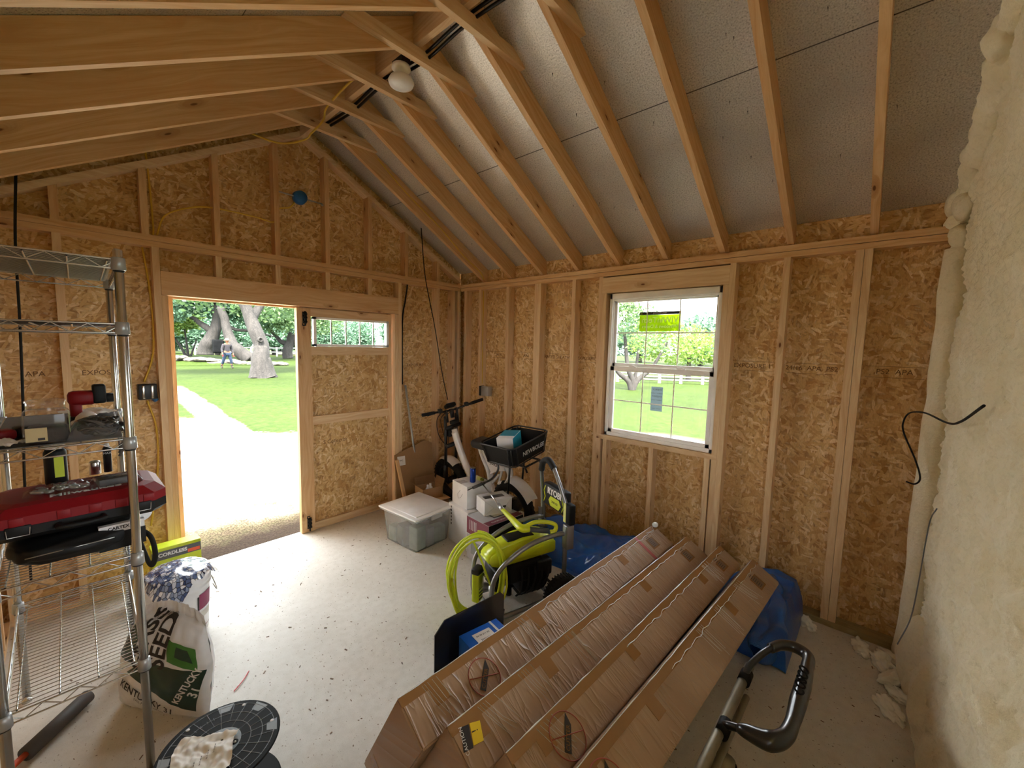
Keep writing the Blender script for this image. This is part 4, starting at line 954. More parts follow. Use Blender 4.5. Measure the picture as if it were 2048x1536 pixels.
for x, y, r, h, mat, lab, nm in ((-3.125, -1.26, .018, .05, 'tin', 'short silver tin beside the slim black spray can on the case', 'tin_can'), (-3.085, -1.255, .0135, .105, 'case_black', 'slim black spray can with white lettering near the rear post', 'spray_can')):
    q = thing(nm, lab, 'can', (x, y, 1.153 if nm == 'tin_can' else 1.153))
    MB().lathe([(.001, 0), (r, 0), (r, h), (r*.9, h+.003), (r*.7, h+.006), (.001, h+.006)], seg=22).build('body', mat, q)
    if nm == 'spray_can': text('MAX', .012, 'label_white', q, frame((0, -r-.0005, h*.8), (1, 0, 0), (0, 0, 1)), ext=.0003); MB().lathe([(.001, h+.006), (.009, h+.006), (.008, h+.02), (.001, h+.021)], seg=16).build('nozzle', 'label_white', q)
sk = thing('soft_bag', 'slack black zip bag spread on the fourth shelf beneath the red case', 'bag', (-3.20, -1.42, .9205))
bm = bmesh.new(); bmesh.ops.create_icosphere(bm, subdivisions=5, radius=1)
for v in bm.verts:
    q = v.co; sq = lambda a: math.copysign(abs(a)**.6, a)
    v.co = Vector((sq(q.x)*.165, sq(q.y)*.20, sq(q.z)*.046+.053))+Vector(noise.noise_vector(q*2.5))*.012
MB().bm(bm).build('body', 'case_black', sk)
MB().tube(bez([(.17, -.12, .05), (.205, -.17, .02), (.215, -.18, -.06), (.20, -.16, -.10), (.18, -.12, -.02), (.165, -.08, .04)], 8), .012, 8, flat=(1, .5)).build('strap', 'black_rubber', sk)
MB().tube([(-.12, -.2, .06), (.1, -.205, .065)], .0018, 6).build('zip', 'tin', sk)
pk = thing('small_carton', 'narrow pale labelled carton tucked under the right end of the red case', 'box', (-3.075, -1.575, .990), -.0, rot=(0, 0, .04))
MB().box((-.065, -.012, -.0), (.065, .012, .030)).build('body', 'label_white', pk)
MB().box((-.067, -.014, -.066), (.067, .02, -.001)).build('lower_half', 'case_black', pk)
text('CARTEX', .016, 'ink', pk, frame((-.01, -.0126, .016), (1, 0, 0), (0, 0, 1)), ext=.0003, bold=.0006)
wl = thing('plastic_disc', 'round white plastic disc leaning behind the front post at the fourth shelf', 'disc', (-3.005, -1.38, .985), rot=(1.3, .2, 0))
MB().lathe([(.001, 0), (.040, 0), (.042, .006), (.042, .014), (.001, .016)], seg=26).build('disc', 'white_plastic', wl)
# floor-level things seen through the lower shelves
tl = thing('dusty_tube', 'grey furry roller brush lying on the floor beneath the lowest wire shelf', 'brush', (-3.29, -1.15, .033), rot=(0, 0, .85))
MB().tube([(-.14, 0, 0), (.14, 0, 0)], .03, 16).build('nap', 'cord_grey', tl); MB().tube([(-.14, 0, 0), (-.26, 0, .0)], .012, 10).build('grip', 'orange_red', tl)
# ---- bucket
bk = thing('bucket', 'white plastic bucket with magenta label standing behind the seed bag', 'bucket', (-2.80, -.75, 0))
MB().lathe([(.001, .003), (.128, .003), (.132, .0), (.136, .02), (.149, .28), (.156, .285), (.156, .295), (.150, .30), (.157, .31), (.157, .322), (.151, .33), (.156, .352), (.160, .36), (.155, .368), (.149, .366), (.146, .33), (.130, .02), (.001, .015)], seg=44).build('body', 'bucket_white', bk)
def onlathe(a0, a1, r0, r1, z0, z1, mat, nm, n=10):
    return MB().grid(lambda u, v: ((r0+(r1-r0)*v)*math.cos(a0+(a1-a0)*u), (r0+(r1-r0)*v)*math.sin(a0+(a1-a0)*u), z0+(z1-z0)*v), n, 2).build(nm, mat, bk)
onlathe(-1.05, -.35, .1435, .1495, .155, .25, 'maroon', 'label'); onlathe(-1.13, -1.06, .1435, .1495, .13, .24, 'ink', 'label_barcode', 3)
onlathe(-1.0, -.45, .1405, .1428, .10, .14, 'paper_shade', 'label_text', 6); onlathe(-1.1, -.3, .1372, .1378, .035, .04, 'maroon', 'label_stripe', 8)
MB().tube(bez([(.150, -.045, .31), (.17, -.05, .24), (.178, -.03, .2), (.165, .0, .23)], 8), .003, 6).build('wire_handle', 'tin', bk)
ck = thing('patterned_cushion', 'shiny blue cloth printed with round pebbles draped over the white bucket', 'cloth', (-2.80, -.75, .37))
def mk_pebble():
    t = NT('pebble_cloth'); uv = t.uv()
    v = t.voro(t.mapping(uv, (62, 74, 1)), 1, dim='2D'); sc = t.n('ShaderNodeSeparateColor', i_0=v.outputs['Color'])
    c = t.ramp(sc.outputs[0], [(0, lin('27365f')), (.35, lin('566a93')), (.6, lin('8d9ab4')), (.8, lin('d5d9e2')), (1, lin('f2f2f4'))])
    ed = t.n('ShaderNodeTexVoronoi', feature='DISTANCE_TO_EDGE', voronoi_dimensions='2D', i_Vector=t.mapping(uv, (62, 74, 1)), i_Scale=1)
    c = t.mix(t.mapr(ed.outputs['Distance'], .10, .03), c, lin('10131f')); t.col(c); t.set(Roughness=.25, Coat_Weight=.5)
mk_pebble()
def cloth(u, v):
    a = 2*PI*u; R_ = .185+.03*math.sin(3*a+1)+.02*noise.noise(Vector((math.cos(a)*2, math.sin(a)*2, 0)))
    r = R_*v; z = .045*math.cos(min(1, r/.17)*PI/2)+.008*noise.noise(Vector((r*math.cos(a)*22, r*math.sin(a)*22, 0)))+.006
    if r > .150: z -= (r-.150)*1.5
    return (r*math.cos(a), r*math.sin(a), z)
m_ = MB(); nu, nv = 64, 24
m_.grid(cloth, nu, nv)
for i, f in enumerate(m_.f): m_.uv[i] = [(m_.v[k].x, m_.v[k].y) for k in f]
m_.build('cover', 'pebble_cloth', ck)
# ---- yellow box
yb_ = thing('retail_box', 'tall lime and grey printed retail box standing behind the bucket by the doorway', 'box', (-2.72, -.20, 0), .0)
MB().box((-.14, -.05, 0), (.125, .05, .335), bev=.002).build('carton', 'lime', yb_); MB().box((-.139, -.0515, .255), (.124, -.0505, .315)).build('grey_band', 'dark_grey', yb_)
MB().box((-.139, -.049, .3352), (.124, .049, .3362)).build('top_panel', 'lime', yb_)
MB().box((.05, -.0524, .262), (.118, -.0516, .285)).build('orange_strip', 'orange_red', yb_); text('CORDLESS', .032, 'label_white', yb_, frame((-.03, -.052, .288), (1, 0, 0), (0, 0, 1)), ext=.0004, bold=.0012)
# ---- seed bag : lies on its long edge against the shelf post
A0 = Vector((-3.09, -1.16, .0)); ax = (Vector((-2.845, -1.50, 0))-Vector((-3.10, -1.12, 0))).normalized(); upv = Vector((.06, .16, .98)).normalized()
nz_ = ax.cross(upv); nz_ = nz_ if nz_.y < 0 else -nz_
upv = nz_.cross(ax) if nz_.cross(ax).z > 0 else ax.cross(nz_)
LW, LH, TH = .47, .50, .085
def bag_s(s, t, side=1, eps=0):           # s along bottom edge 0..1, t up 0..1
    taper = 1-.28*max(0, t-.55)/.45
    sx = (s-.5)*LW*taper; 
    bul = (max(0, 1-abs(2*s-1)**3.0)**.5)*(max(0, 1-abs(2*t-.80)**3.2 if t > .4 else 1-abs((t-.4)/.4)**3.0)**.55)
    z = t*LH*(1-.10*abs(2*s-1)**2)
    wr = .006*noise.noise(Vector((s*5, t*5, side)))+.004*noise.noise(Vector((s*14, t*14, side+3)))+(.012*noise.noise(Vector((s*16, t*9, 7)))*max(0, t-.6)/.4)
    d = side*(TH*bul*(1 if side > 0 else .75)+eps)+wr
    return ax*(sx+LW/2)+upv*z+nz_*(d-.0)
sb = thing('seed_bag', 'white and dark green grass seed sack slumped on the floor behind the shelf post', 'bag', A0+Vector((0, 0, .004)))
m_ = MB(); m_.grid(lambda u, v: bag_s(u, v, 1), 60, 60); m_.grid(lambda u, v: bag_s(u, v, -1), 30, 30, flip=True)
m_.build('sack', 'bag_white', sb)
def patch(poly, mat, nm, n=26, eps=.0016):
    """quad patch on the bag front, corners (s,t)"""
    P = [Vector((*q, 0)) for q in poly]
    return MB().grid(lambda u, v: (lambda q: bag_s(q.x, q.y, 1, eps))(P[0].lerp(P[1], u).lerp(P[3].lerp(P[2], u), v)), n, n).build(nm, mat, sb)
patch([(.22, .42), (.93, .10), (.985, .50), (.40, .52)], 'bag_green', 'green_band')
patch([(.66, .56), (.93, .50), (.93, .70), (.66, .74)], 'bag_leaf', 'leaf_print'); patch([(.74, .61), (.90, .57), (.86, .68), (.76, .70)], 'bag_green', 'leaf_dark_print', 8, .0024)  # printed leaf with a darker green patch inside
patch([(.02, .56), (.26, .50), (.30, .80), (.06, .84)], 'bag_green', 'green_side')
def bag_text(s_, size, s0, t0, ang, mat, sx=1., bold=0):
    o = text(s_, size, mat, sb, Matrix.Identity(4), 'lettering', 0, bold=bold, sx=sx)
    me = o.data; bm = bmesh.new(); bm.from_mesh(me)
    bmesh.ops.triangulate(bm, faces=bm.faces[:])
    for _ in range(2): bmesh.ops.subdivide_edges(bm, edges=[e for e in bm.edges if e.calc_length() > .012], cuts=1)
    ca, sa = math.cos(ang), math.sin(ang)
    for v in bm.verts:
        x, y = v.co.x, v.co.y; X_, Y_ = x*ca-y*sa, x*sa+y*ca
        v.co = bag_s(min(.99, max(.01, s0+X_/LW)), min(.97, max(.02, t0+Y_/LH)), 1, .0034)
    bm.to_mesh(me); bm.free()
bag_text('KENTUCKY 31', .056, .44, .20, -.42, 'ink', .80, .001); bag_text('TALL FESCUE GRASS', .018, .46, .12, -.42, 'ink', .9)
bag_text('GRASS', .105, .37, .70, 1.45, 'ink', .80, .003); bag_text('SEED', .115, .58, .70, 1.45, 'ink', .85, .003)
bag_text('KENTUCKY', .038, .86, .36, 1.1, 'label_white', .9, .001); bag_text('31', .05, .93, .30, 1.1, 'label_white', 1, .001)
bag_text('PREMIUM QUALITY LAWN SEED', .014, .42, .88, .2, 'ink', 1)
tag(link('drawstring', MB().tube(bez([(0, 0, .13), (.006, -.004, .09), (-.003, .0, .05), (.004, .002, .03), (.0, 0, .004)], 6), .0028, 6).mesh('drawstring', 'straw'), loc=(-3.065, -1.23, .003)), 'frayed pale drawstring hanging from the seed sack corner', 'string')
# ---- reel
re_ = thing('cable_reel', 'empty black plastic cable reel standing on end with crumpled paper on top', 'reel', (-2.879, -2.004, 0), .5)
def disc(z0, z1, R_, mat='black_plastic', holes=True):
    m_ = MB(); m_.lathe([(.03, z0), (R_-.004, z0), (R_, z0+.003), (R_, z1-.003), (R_-.004, z1), (.03, z1)], seg=64, caps=False, smooth=False)
    m_.lathe([(.03, z1), (.03, z0)], seg=64, caps=False); return m_
for z0 in (.0, .227):
    m_ = disc(z0, z0+.008, .195)
    m_.build('flange', 'matte_black', re_)
rbm = MB()
for R_ in (.097, .135, .175):
    rbm.tube([(R_*math.cos(2*PI*k/64), R_*math.sin(2*PI*k/64), .2355) for k in range(64)], .0012, 6, closed=True)
for k in range(24):
    a = 2*PI*k/24; r0 = .060 if k % 2 else .097
    if k in (8, 9): r0 = .05
    rbm.tube([(r0*math.cos(a), r0*math.sin(a), .2355), (.178*math.cos(a+.05), .178*math.sin(a+.05), .2355)], .0011, 6)
for k in range(20):
    a = 2*PI*k/40+1; rbm.tube([(.128*math.cos(a), .128*math.sin(a), .2355), (.142*math.cos(a), .142*math.sin(a), .2355)], .001, 6)
rbm.build('ribs', 'reel_grey', re_)
for k in range(8):
    a = 2*PI*k/8-.15
    if k % 4 == 2: continue
    MB().prism([(.150*math.cos(a), .150*math.sin(a)), (.186*math.cos(a-.05), .186*math.sin(a-.05)), (.186*math.cos(a+.26), .186*math.sin(a+.26)), (.150*math.cos(a+.22), .150*math.sin(a+.22))], 2, .2353, .2358).build('rim_window', 'reel_grey', re_)

hb = MB(); hb.lathe([(.024, .2352), (.066, .2352), (.066, .2372), (.064, .2376), (.024, .2376)], seg=40, caps=False, smooth=False); hb.build('hub_plate', 'reel_grey', re_)
MB().lathe([(.034, .008), (.060, .008), (.060, .227), (.034, .227)], seg=32, caps=False).build('core', 'matte_black', re_)
hh = MB()
for a, r_, R_ in ((.0, .0, .027), (1.9, .050, .012), (-1.2, .050, .012), (.4+PI, .085, .03)): hh.lathe([(.001, .2375), (R_, .2375), (R_, .2384), (.001, .2384)], seg=24, X=T(r_*math.cos(a), r_*math.sin(a), 0), smooth=False)
hh.build('hub_hole', 'matte_black', re_)
hh = MB()
for a, r_ in ((1.9, .050), (-1.2, .050)): hh.lathe([(.001, .2384), (.005, .2384), (.005, .2392), (.001, .2392)], seg=14, X=T(r_*math.cos(a), r_*math.sin(a), 0))
for a in (.35, 1.5, -.7): hh.lathe([(.001, .2359), (.007, .2359), (.007, .2364), (.001, .2364)], seg=14, X=T(.168*math.cos(a), .168*math.sin(a), 0))
hh.build('bolt_hole', 'label_white', re_)
pp = thing('crumpled_paper', 'crumpled white printed paper lying on the cable reel', 'paper', (-2.965, -2.065, .2385), 1.0)
m_ = MB(); m_.grid(lambda u, v: ((u-.5)*.27, (v-.5)*.19+.01*math.sin(u*9), .012+.014*noise.noise(Vector((u*5, v*4, 9)))+.010*noise.noise(Vector((u*13, v*11, 2)))), 60, 40); m_.build('sheet', 'paper', pp)
for i in range(6): text('lot 31 net wt', .007, 'ink', pp, frame((-.05+.02*i, .03-.014*i, .030), (1, .2, 0), (0, 1, 0)), 'print', .0002)
cable('red_string', 'short red string lying on the floor beside the seed sack', [(-2.71, -1.47, .004), (-2.66, -1.43, .006), (-2.62, -1.38, .004)], .0022, 'red_string', 'string')
# ================================================================ TOTE, CARTONS, BICYCLE, PRESSURE WASHER
plain('cardboard', 'b08a62', .85, var=.05); plain('cardboard_dark', '9a764f', .85, var=.06); plain('carton_white', 'e3e4e8', .5); plain('carton_grey', 'b5b6bc', .5); plain('carton_mar', '7a3a4c', .5); plain('can_blue', '1b3c9a', .25, .6)
plain('teal', '1b93b4', .5); plain('bike_white', 'e4e2e4', .22, coat=.4); plain('seat_grey', '2b2d31', .55); plain('washer_lime', 'c5d21e', .33, coat=.2); plain('hose_lime', 'cddd2a', .4); plain('tyre', '121212', .85, bump=.6, bscale=90)
mk_glass('tote_plastic', (.95, .97, .99), .2, haze=.20); plain('frame_grey', '8e9093', .32, .7); plain('silver_hose', 'c9ccd0', .3, .8); plain('plug_yellow', 'd9dd86', .6); plain('cloudy_things', 'b9c6bd', .7, var=.2); plain('cloudy_grey', '8f9696', .7, var=.2)
# ---- tote
tq = [Vector((-1.315, -1.03, 0)), Vector((-.87, -.98, 0)), Vector((-.945, -.445, 0)), Vector((-1.365, -.54, 0))]
tc = sum(tq, Vector())/4
to = thing('storage_tote', 'clear plastic storage tote with flat white lid on the floor by the doorway', 'tote', (tc.x, tc.y, 0), math.radians(4))
hx, hy, hz = .215, .245, .285
def shell(hx, hy, z0, z1, tp, r, th):
    n = 6; ring = []
    def rr(hx, hy, r):
        out = []
        for cx, cy, a0 in ((hx-r, hy-r, 0), (-hx+r, hy-r, 90), (-hx+r, -hy+r, 180), (hx-r, -hy+r, 270)):
            for k in range(n+1):
                a = math.radians(a0+90*k/n); out.append((cx+r*math.cos(a), cy+r*math.sin(a)))
        return out
    return slab([(rr(hx*tp, hy*tp, r), z0), (rr(hx*(tp+.01), hy*(tp+.01), r), z0+.01), (rr(hx, hy, r), z1)])
bd = shell(hx-.012, hy-.012, 0.002, hz, .90, .035, 0); bd.f = bd.f[:1]+bd.f[2:]; bd.uv = bd.uv[:1]+bd.uv[2:]; bd.mi = bd.mi[1:]; bd.sm = [False]+[True]*(len(bd.f)-1)
bd.build('body', 'tote_plastic', to)
rim = MB(); rim.rbox((-hx-.004, -hy-.004, hz-.012), (hx+.004, hy+.004, hz+.004), .005); rim.build('rim', 'cloudy_plastic', to)
ld = MB(); ld.rbox((-hx-.012, -hy-.012, hz+.005), (hx+.012, hy+.012, hz+.02), .006, seg=3); ld.rbox((-hx+.03, -hy+.03, hz+.016), (hx-.03, hy-.03, hz+.026), .005); ld.build('lid', 'white_plastic', to)
MB().rbox((-.06, -hy-.02, hz-.03), (.06, -hy-.004, hz+.012), .005).build('latch', 'cloudy_plastic', to); MB().rbox((-.06, hy+.004, hz-.03), (.06, hy+.02, hz+.012), .005).build('latch', 'cloudy_plastic', to)
rn = random.Random(2)
tx = Matrix.Translation(to.location) @ RZ(math.radians(4))
for i, (x, y, sx, sy, h, mt, lab) in enumerate([(-.12, -.15, .05, .05, .20, 'cloudy_things', 'pale upright container inside the tote at the near left corner'), (-.02, -.17, .04, .035, .16, 'carton_grey', 'grey upright box inside the tote next to the near side wall'), (.10, -.15, .06, .05, .13, 'cloudy_things', 'low stacked packets inside the tote near its right corner'),
        (-.13, 0.0, .05, .06, .17, 'cloudy_grey', 'dark package seen through the left wall of the tote'), (-.13, .13, .045, .05, .13, 'cloudy_things', 'small pale package seen through the far left wall of the tote'), (.02, .05, .08, .10, .15, 'carton_white', 'large white package in the middle of the tote')]):
    tag(MB().rbox((-sx, -sy, 0), (sx, sy, h), .008).build('packed_item', mt, None, tuple(tx @ Vector((x, y, .004))), (0, 0, rn.uniform(-.15, .15))), lab, 'package')
# ---- flat cardboard and open carton in the corner bay
fc = thing('flat_cardboard', 'large flat brown cardboard sheet with a white label leaning in the corner bay', 'cardboard', (-.93, -.14, 0), rot=(math.radians(-9), 0, math.radians(-8)))
MB().prism([(0, 0.002), (.44, .002), (.44, .66), (.36, .70), (0, .585)], 1, 0, .008).build('sheet', 'cardboard_dark', fc)
MB().box((.03, -.002, .47), (.115, 0.0, .565), grain=0).build('label', 'paper', fc); text('PAC', .022, 'ink', fc, frame((.07, -.0026, .52), (1, 0, 0), (0, 0, 1)), ext=.0003)
tag(MB().box((-.016, -.012, 0), (.016, .012, .56), grain=2).build('wood_offcut', 'pine_orange', None, (-.86, -.20, .004), (math.radians(-6), math.radians(-9), 0)), 'short pine offcut leaning beside the flat cardboard sheet', 'wood')
oc = thing('open_carton', 'small open brown carton holding white hardware packets behind the tote', 'carton', (-.70, -.35, .165), math.radians(-8))
cm = MB()
W_, D_, H_ = .115, .085, .115
for lo_b, hi_b in (((-W_, -D_, 0), (W_, -D_+.004, H_)), ((-W_, D_-.004, 0), (W_, D_, H_)), ((-W_, -D_, 0), (-W_+.004, D_, H_)), ((W_-.004, -D_, 0), (W_, D_, H_)), ((-W_, -D_, 0), (W_, D_, .004))): cm.box(lo_b, hi_b)
cm.build('body', 'cardboard', oc)
MB().add([(-W_, -D_, H_), (-W_, D_, H_), (-W_-.055, D_, H_+.05), (-W_-.055, -D_, H_+.05)], [(0, 1, 2, 3), (3, 2, 1, 0)]).build('flap', 'cardboard', oc)
MB().add([(W_, -D_, H_), (W_, D_, H_), (W_+.02, D_, H_+.07), (W_+.02, -D_, H_+.07)], [(0, 1, 2, 3), (3, 2, 1, 0)]).build('flap', 'cardboard', oc)
MB().add([(-W_, D_, H_), (W_, D_, H_), (W_, D_+.01, H_+.08), (-W_, D_+.01, H_+.08)], [(0, 1, 2, 3), (3, 2, 1, 0)]).build('flap', 'cardboard', oc)
for i, (x, y, h) in enumerate([(-.03, -.02, .13), (.03, .02, .12)]):
    tag(MB().lathe([(.001, 0), (.026, 0), (.03, .03), (.022, h*.7), (.012, h*.8), (.012, h), (.001, h)], seg=18).build('bottle', 'white_plastic', None, (-.70+x, -.35+y, .170)), ('white squeeze bottle at the left inside the small open carton', 'white squeeze bottle at the right inside the small open carton')[i], 'bottle')
lc = thing('lower_carton', 'larger brown carton with pale folded flap under the small open carton', 'carton', (-.70, -.35, 0), math.radians(-8))
MB().rbox((-.16, -.125, 0.001), (.16, .125, .155), .003).build('body', 'cardboard_dark', lc); MB().box((-.17, -.15, .156), (.165, .09, .163)).build('flap', 'pine', lc)
# ---- white carton stack
A = thing('white_carton', 'tall white printed carton standing on the floor right of the tote', 'carton', (-.80, -1.125, 0), math.radians(-9))
MB().box((-.155, -.155, .001), (.145, .155, .335), bev=.002).build('body', 'carton_white', A)
for i in range(6): MB().box((-.1562, .10-.0*i, .30-.03*i), (-.1555, .115, .318-.03*i)).build('symbol', 'ink', A)
B = thing('white_carton', 'white carton printed with a small drawing, topmost of the stack, with the can on it', 'carton', (-.79, -1.10, .3365), math.radians(-9))
MB().box((-.13, -.12, .0), (.12, .12, .20), bev=.002).build('body', 'carton_white', B); MB().tube([(-.1305, -.05, .12), (-.1305, -.02, .08), (-.1305, .02, .06), (-.1305, .03, .10), (-.1305, -.01, .14)], .002, 6).build('drawing', 'carton_grey', B)
MB().box((-.13, -.02, .2002), (-.05, .06, .2006)).build('top_print', 'carton_grey', B)
Mx = thing('lighting_carton', 'grey carton with maroon sides and a pictured lamp on top, under the small white carton', 'carton', (-.855, -1.46, .205), math.radians(-5))
MB().box((-.185, -.135, 0), (.185, .145, .145), bev=.002).build('body', 'carton_grey', Mx)
MB().box((-.1858, -.134, .003), (-.1850, .144, .142)).build('maroon_side', 'carton_mar', Mx); MB().box((-.184, -.1358, .003), (.184, -.1350, .142)).build('dark_side', 'case_black', Mx); MB().box((-.184, -.134, .1452), (.184, -.065, .1457)).build('top_band', 'carton_mar', Mx)
MB().box((-.04, -.03, .1452), (.06, .07, .1462)).build('lamp_picture', 'paper', Mx); MB().box((.08, .0, .1452), (.15, .06, .1462)).build('lamp_picture', 'paper', Mx); MB().box((-.055, -.045, .1450), (.075, .085, .1456)).build('picture_border', 'dark_grey', Mx)  # printed lamp pictures, one inside a dark grey printed border
text('LED', .045, 'label_white', Mx, frame((-.1862, -.095, .05), (0, -1, 0), (0, 0, 1)), ext=.0004, bold=.001); text('FLOOD LIGHT', .024, 'label_white', Mx, frame((-.05, -.10, .1460), (1, 0, 0), (0, 1, 0)), ext=.0003)
for i in range(5): MB().box((-.1866, .02+.02*i, .04), (-.1859, .026+.02*i, .12)).build('print_line', 'label_white', Mx)
N_ = thing('base_carton', 'pale grey carton at the bottom of the stack behind the hose', 'carton', (-.86, -1.47, 0), math.radians(-3)); MB().box((-.18, -.15, .001), (.18, .155, .204), bev=.002).build('body', 'carton_grey', N_)
MB().box((-.1808, -.12, .05), (-.180, .10, .16)).build('picture', 'cloudy_grey', N_)
C_ = thing('white_carton', 'small white carton with taped end lying on the maroon carton', 'carton', (-.80, -1.385, .351), math.radians(-20))
MB().box((-.125, -.085, 0), (.125, .085, .125), bev=.002).build('body', 'carton_white', C_); MB().box((-.10, -.04, .1251), (.08, .02, .1257)).build('top_print', 'dark_grey', C_)
MB().box((-.05+.09, -.0858, .045), (.07, -.0851, .065)).build('barcode', 'ink', C_)
for a, b in (((-.125, .0), (-.04, .06)), ((-.125, .125), (-.04, .06)), ((.125, .0), (.07, .06)), ((.125, .125), (.07, .06))): MB().tube([(a[0], -.0855, a[1]), (b[0], -.0855, b[1])], .0008, 5).build('fold_line', 'carton_grey', C_)
cn = thing('drink_can', 'tall blue drink can standing on the white carton stack', 'can', (-.815, -1.135, .5370))
MB().lathe([(.001, .0), (.022, .0), (.0265, .008), (.0265, .118), (.022, .128), (.001, .128)], seg=30).build('body', 'can_blue', cn); MB().lathe([(.001, .1281), (.0215, .1281), (.0225, .131), (.0205, .1305), (.001, .1295)], seg=26).build('top', 'tin', cn)
pg = thing('hose_fitting', 'pale yellow and brass hose fitting lying beside the blue can', 'fitting', (-.745, -1.155, .5375))
MB().tube([(-.0, .03, .018), (.0, -.012, .018)], .018, 14).build('collar', 'plug_yellow', pg); MB().tube([(0, -.012, .018), (0, -.04, .018)], .012, 14).build('tip', 'olive', pg)
# ---- electric bicycle
eb2 = thing('electric_bicycle', 'white fat-tyre electric bicycle leaning on its stand in the far corner', 'bicycle', (-.37, -1.27, 0), rot=(math.radians(-10), 0, math.radians(86)))
def wheel(parent, x, nm, turn=0, fr=False):
    X_ = T(x, 0, .25) @ RZ(turn)
    h = 40
    w_ = MB(); w_.tube([X_ @ Vector((.205*math.cos(2*PI*k/h), 0, .205*math.sin(2*PI*k/h))) for k in range(h)], .046, 14, closed=True); ti = w_.build(nm+'_wheel', 'tyre', parent)
    kb = MB()
    for k in range(32):
        a = 2*PI*k/32
        for sy in (-.024, 0, .024): kb.box((-.010, sy-.008, .238), (.010, sy+.008, .2515 if sy == 0 else .2455), X=X_ @ RY(a+(.1 if sy == 0 else 0)))
    kb.build('tread', 'tyre', ti)
    r_ = MB(); r_.tube([X_ @ Vector((.165*math.cos(2*PI*k/h), 0, .165*math.sin(2*PI*k/h))) for k in range(h)], .014, 8, closed=True, flat=(1, 2.2))
    r_.tube([X_ @ Vector((0, -.05, 0)), X_ @ Vector((0, .05, 0))], .035 if fr else .07, 18)
    for k in range(12): a = 2*PI*k/12; r_.tube([X_ @ Vector((.04*math.cos(a), .02*(-1)**k, .04*math.sin(a))), X_ @ Vector((.16*math.cos(a+.1), 0, .16*math.sin(a+.1)))], .002, 5)
    r_.build('rim', 'black_steel', ti)
wheel(eb2, 0, 'rear'); wheel(eb2, 1.0, 'front', math.radians(6), True)
def bt(nm, mat, *tubes):
    m_ = MB()
    for pts, r, *fl in tubes: m_.tube(bez(pts, 8) if len(pts) > 2 else pts, r, 12, flat=fl[0] if fl else None)
    return m_.build(nm, mat, eb2)
bt('frame', 'bike_white', ([(.80, 0, .84), (.76, 0, .70), (.68, 0, .50), (.58, 0, .36), (.44, 0, .33), (.30, 0, .38)], .036), ([(.80, 0, .87), (.785, 0, .76)], .03))
bt('seat_frame', 'bike_white', ([(.40, 0, .78), (.36, 0, .66), (.30, 0, .52), (.29, 0, .36), (.20, 0, .30)], .020, (1, 1.8)), ([(.40, 0, .78), (.2, 0, .68), (.02, 0, .64)], .020, (1, 1.8)), ([(.02, 0, .64), (.0, 0, .56), (.06, 0, .47), (.16, 0, .44)], .02, (1, 1.8)),
   ([(.30, 0, .50), (.18, 0, .56), (.05, 0, .60)], .012), ([(.28, 0, .40), (.16, 0, .52)], .012), ([(.18, 0, .43), (.10, 0, .60)], .012))
bt('rear_stay', 'bike_white', ([(.30, .075, .33), (.12, .085, .27), (0, .08, .25)], .014), ([(.30, -.075, .33), (.12, -.085, .27), (0, -.08, .25)], .014))
MB().prism([(.25, .54), (.35, .72), (.05, .66), (.04, .60)], 1, .022, .026).prism([(.25, .54), (.35, .72), (.05, .66), (.04, .60)], 1, -.026, -.022).build('side_panel', 'bike_white', eb2)
text('JUIO', .05, 'ink', eb2, frame((.19, .027, .635), (-1, 0, -.15), (0, 0, 1)), ext=.0005, bold=.001)
MB().rbox((-.02, -.085, .775), (.42, .085, .86), .035, None, T(0, 0, 0) @ RY(.04), seg=4).build('seat', 'seat_grey', eb2)
st_ = .10
fk = MB()
for sy in (-.07, .07):
    fk.tube([(1.0, sy, .25), (.955, sy, .46)], .024, 12); fk.tube([(.955, sy, .46), (.90, sy, .66), (.83, sy, 1.02)], .016, 12)
fk.tube([(.845, -.09, .70), (.845, .09, .70)], .022, 10, flat=(1, 1.3)); fk.tube([(.815, -.09, .90), (.815, .09, .90)], .02, 10); fk.tube([(1.0, -.085, .25), (1.0, .085, .25)], .012, 8)
fk.build('fork', 'black_plastic', eb2)
MB().grid(lambda u, v: (1.0+.268*math.cos(math.radians(70+55*u)), (v-.5)*.11, .25+.268*math.sin(math.radians(70+55*u))-.012*(2*v-1)**2), 20, 8).grid(lambda u, v: (1.0+.272*math.cos(math.radians(70+55*u)), (v-.5)*.11, .25+.272*math.sin(math.radians(70+55*u))-.012*(2*v-1)**2), 20, 8, flip=True).build('front_fender', 'bike_white', eb2)
MB().grid(lambda u, v: (.29*math.cos(math.radians(92+60*u)), (v-.5)*.13, .25+.29*math.sin(math.radians(92+60*u))-.014*(2*v-1)**2), 20, 8).grid(lambda u, v: (.295*math.cos(math.radians(92+60*u)), (v-.5)*.13, .25+.295*math.sin(math.radians(92+60*u))-.014*(2*v-1)**2), 20, 8, flip=True).build('rear_fender', 'bike_white', eb2)
hbX = T(.80, 0, 1.06) @ RZ(math.radians(-9))
hb_ = MB(); hb_.tube([hbX @ Vector(q) for q in bez([(-.06, -.33, .06), (-.05, -.2, .05), (0, -.08, .02), (0, .08, .02), (-.05, .2, .05), (-.06, .33, .06)], 6)], .011, 10)
hb_.tube([hbX @ Vector((-.0, 0, -.06)), hbX @ Vector((0, 0, .03))], .022, 10)
hb_.tube([hbX @ Vector((.01, -.06, -.1)), hbX @ Vector((0, -.06, .03))], .014, 8).tube([hbX @ Vector((.01, .06, -.1)), hbX @ Vector((0, .06, .03))], .014, 8)
hb_.build('handlebar', 'black_plastic', eb2)
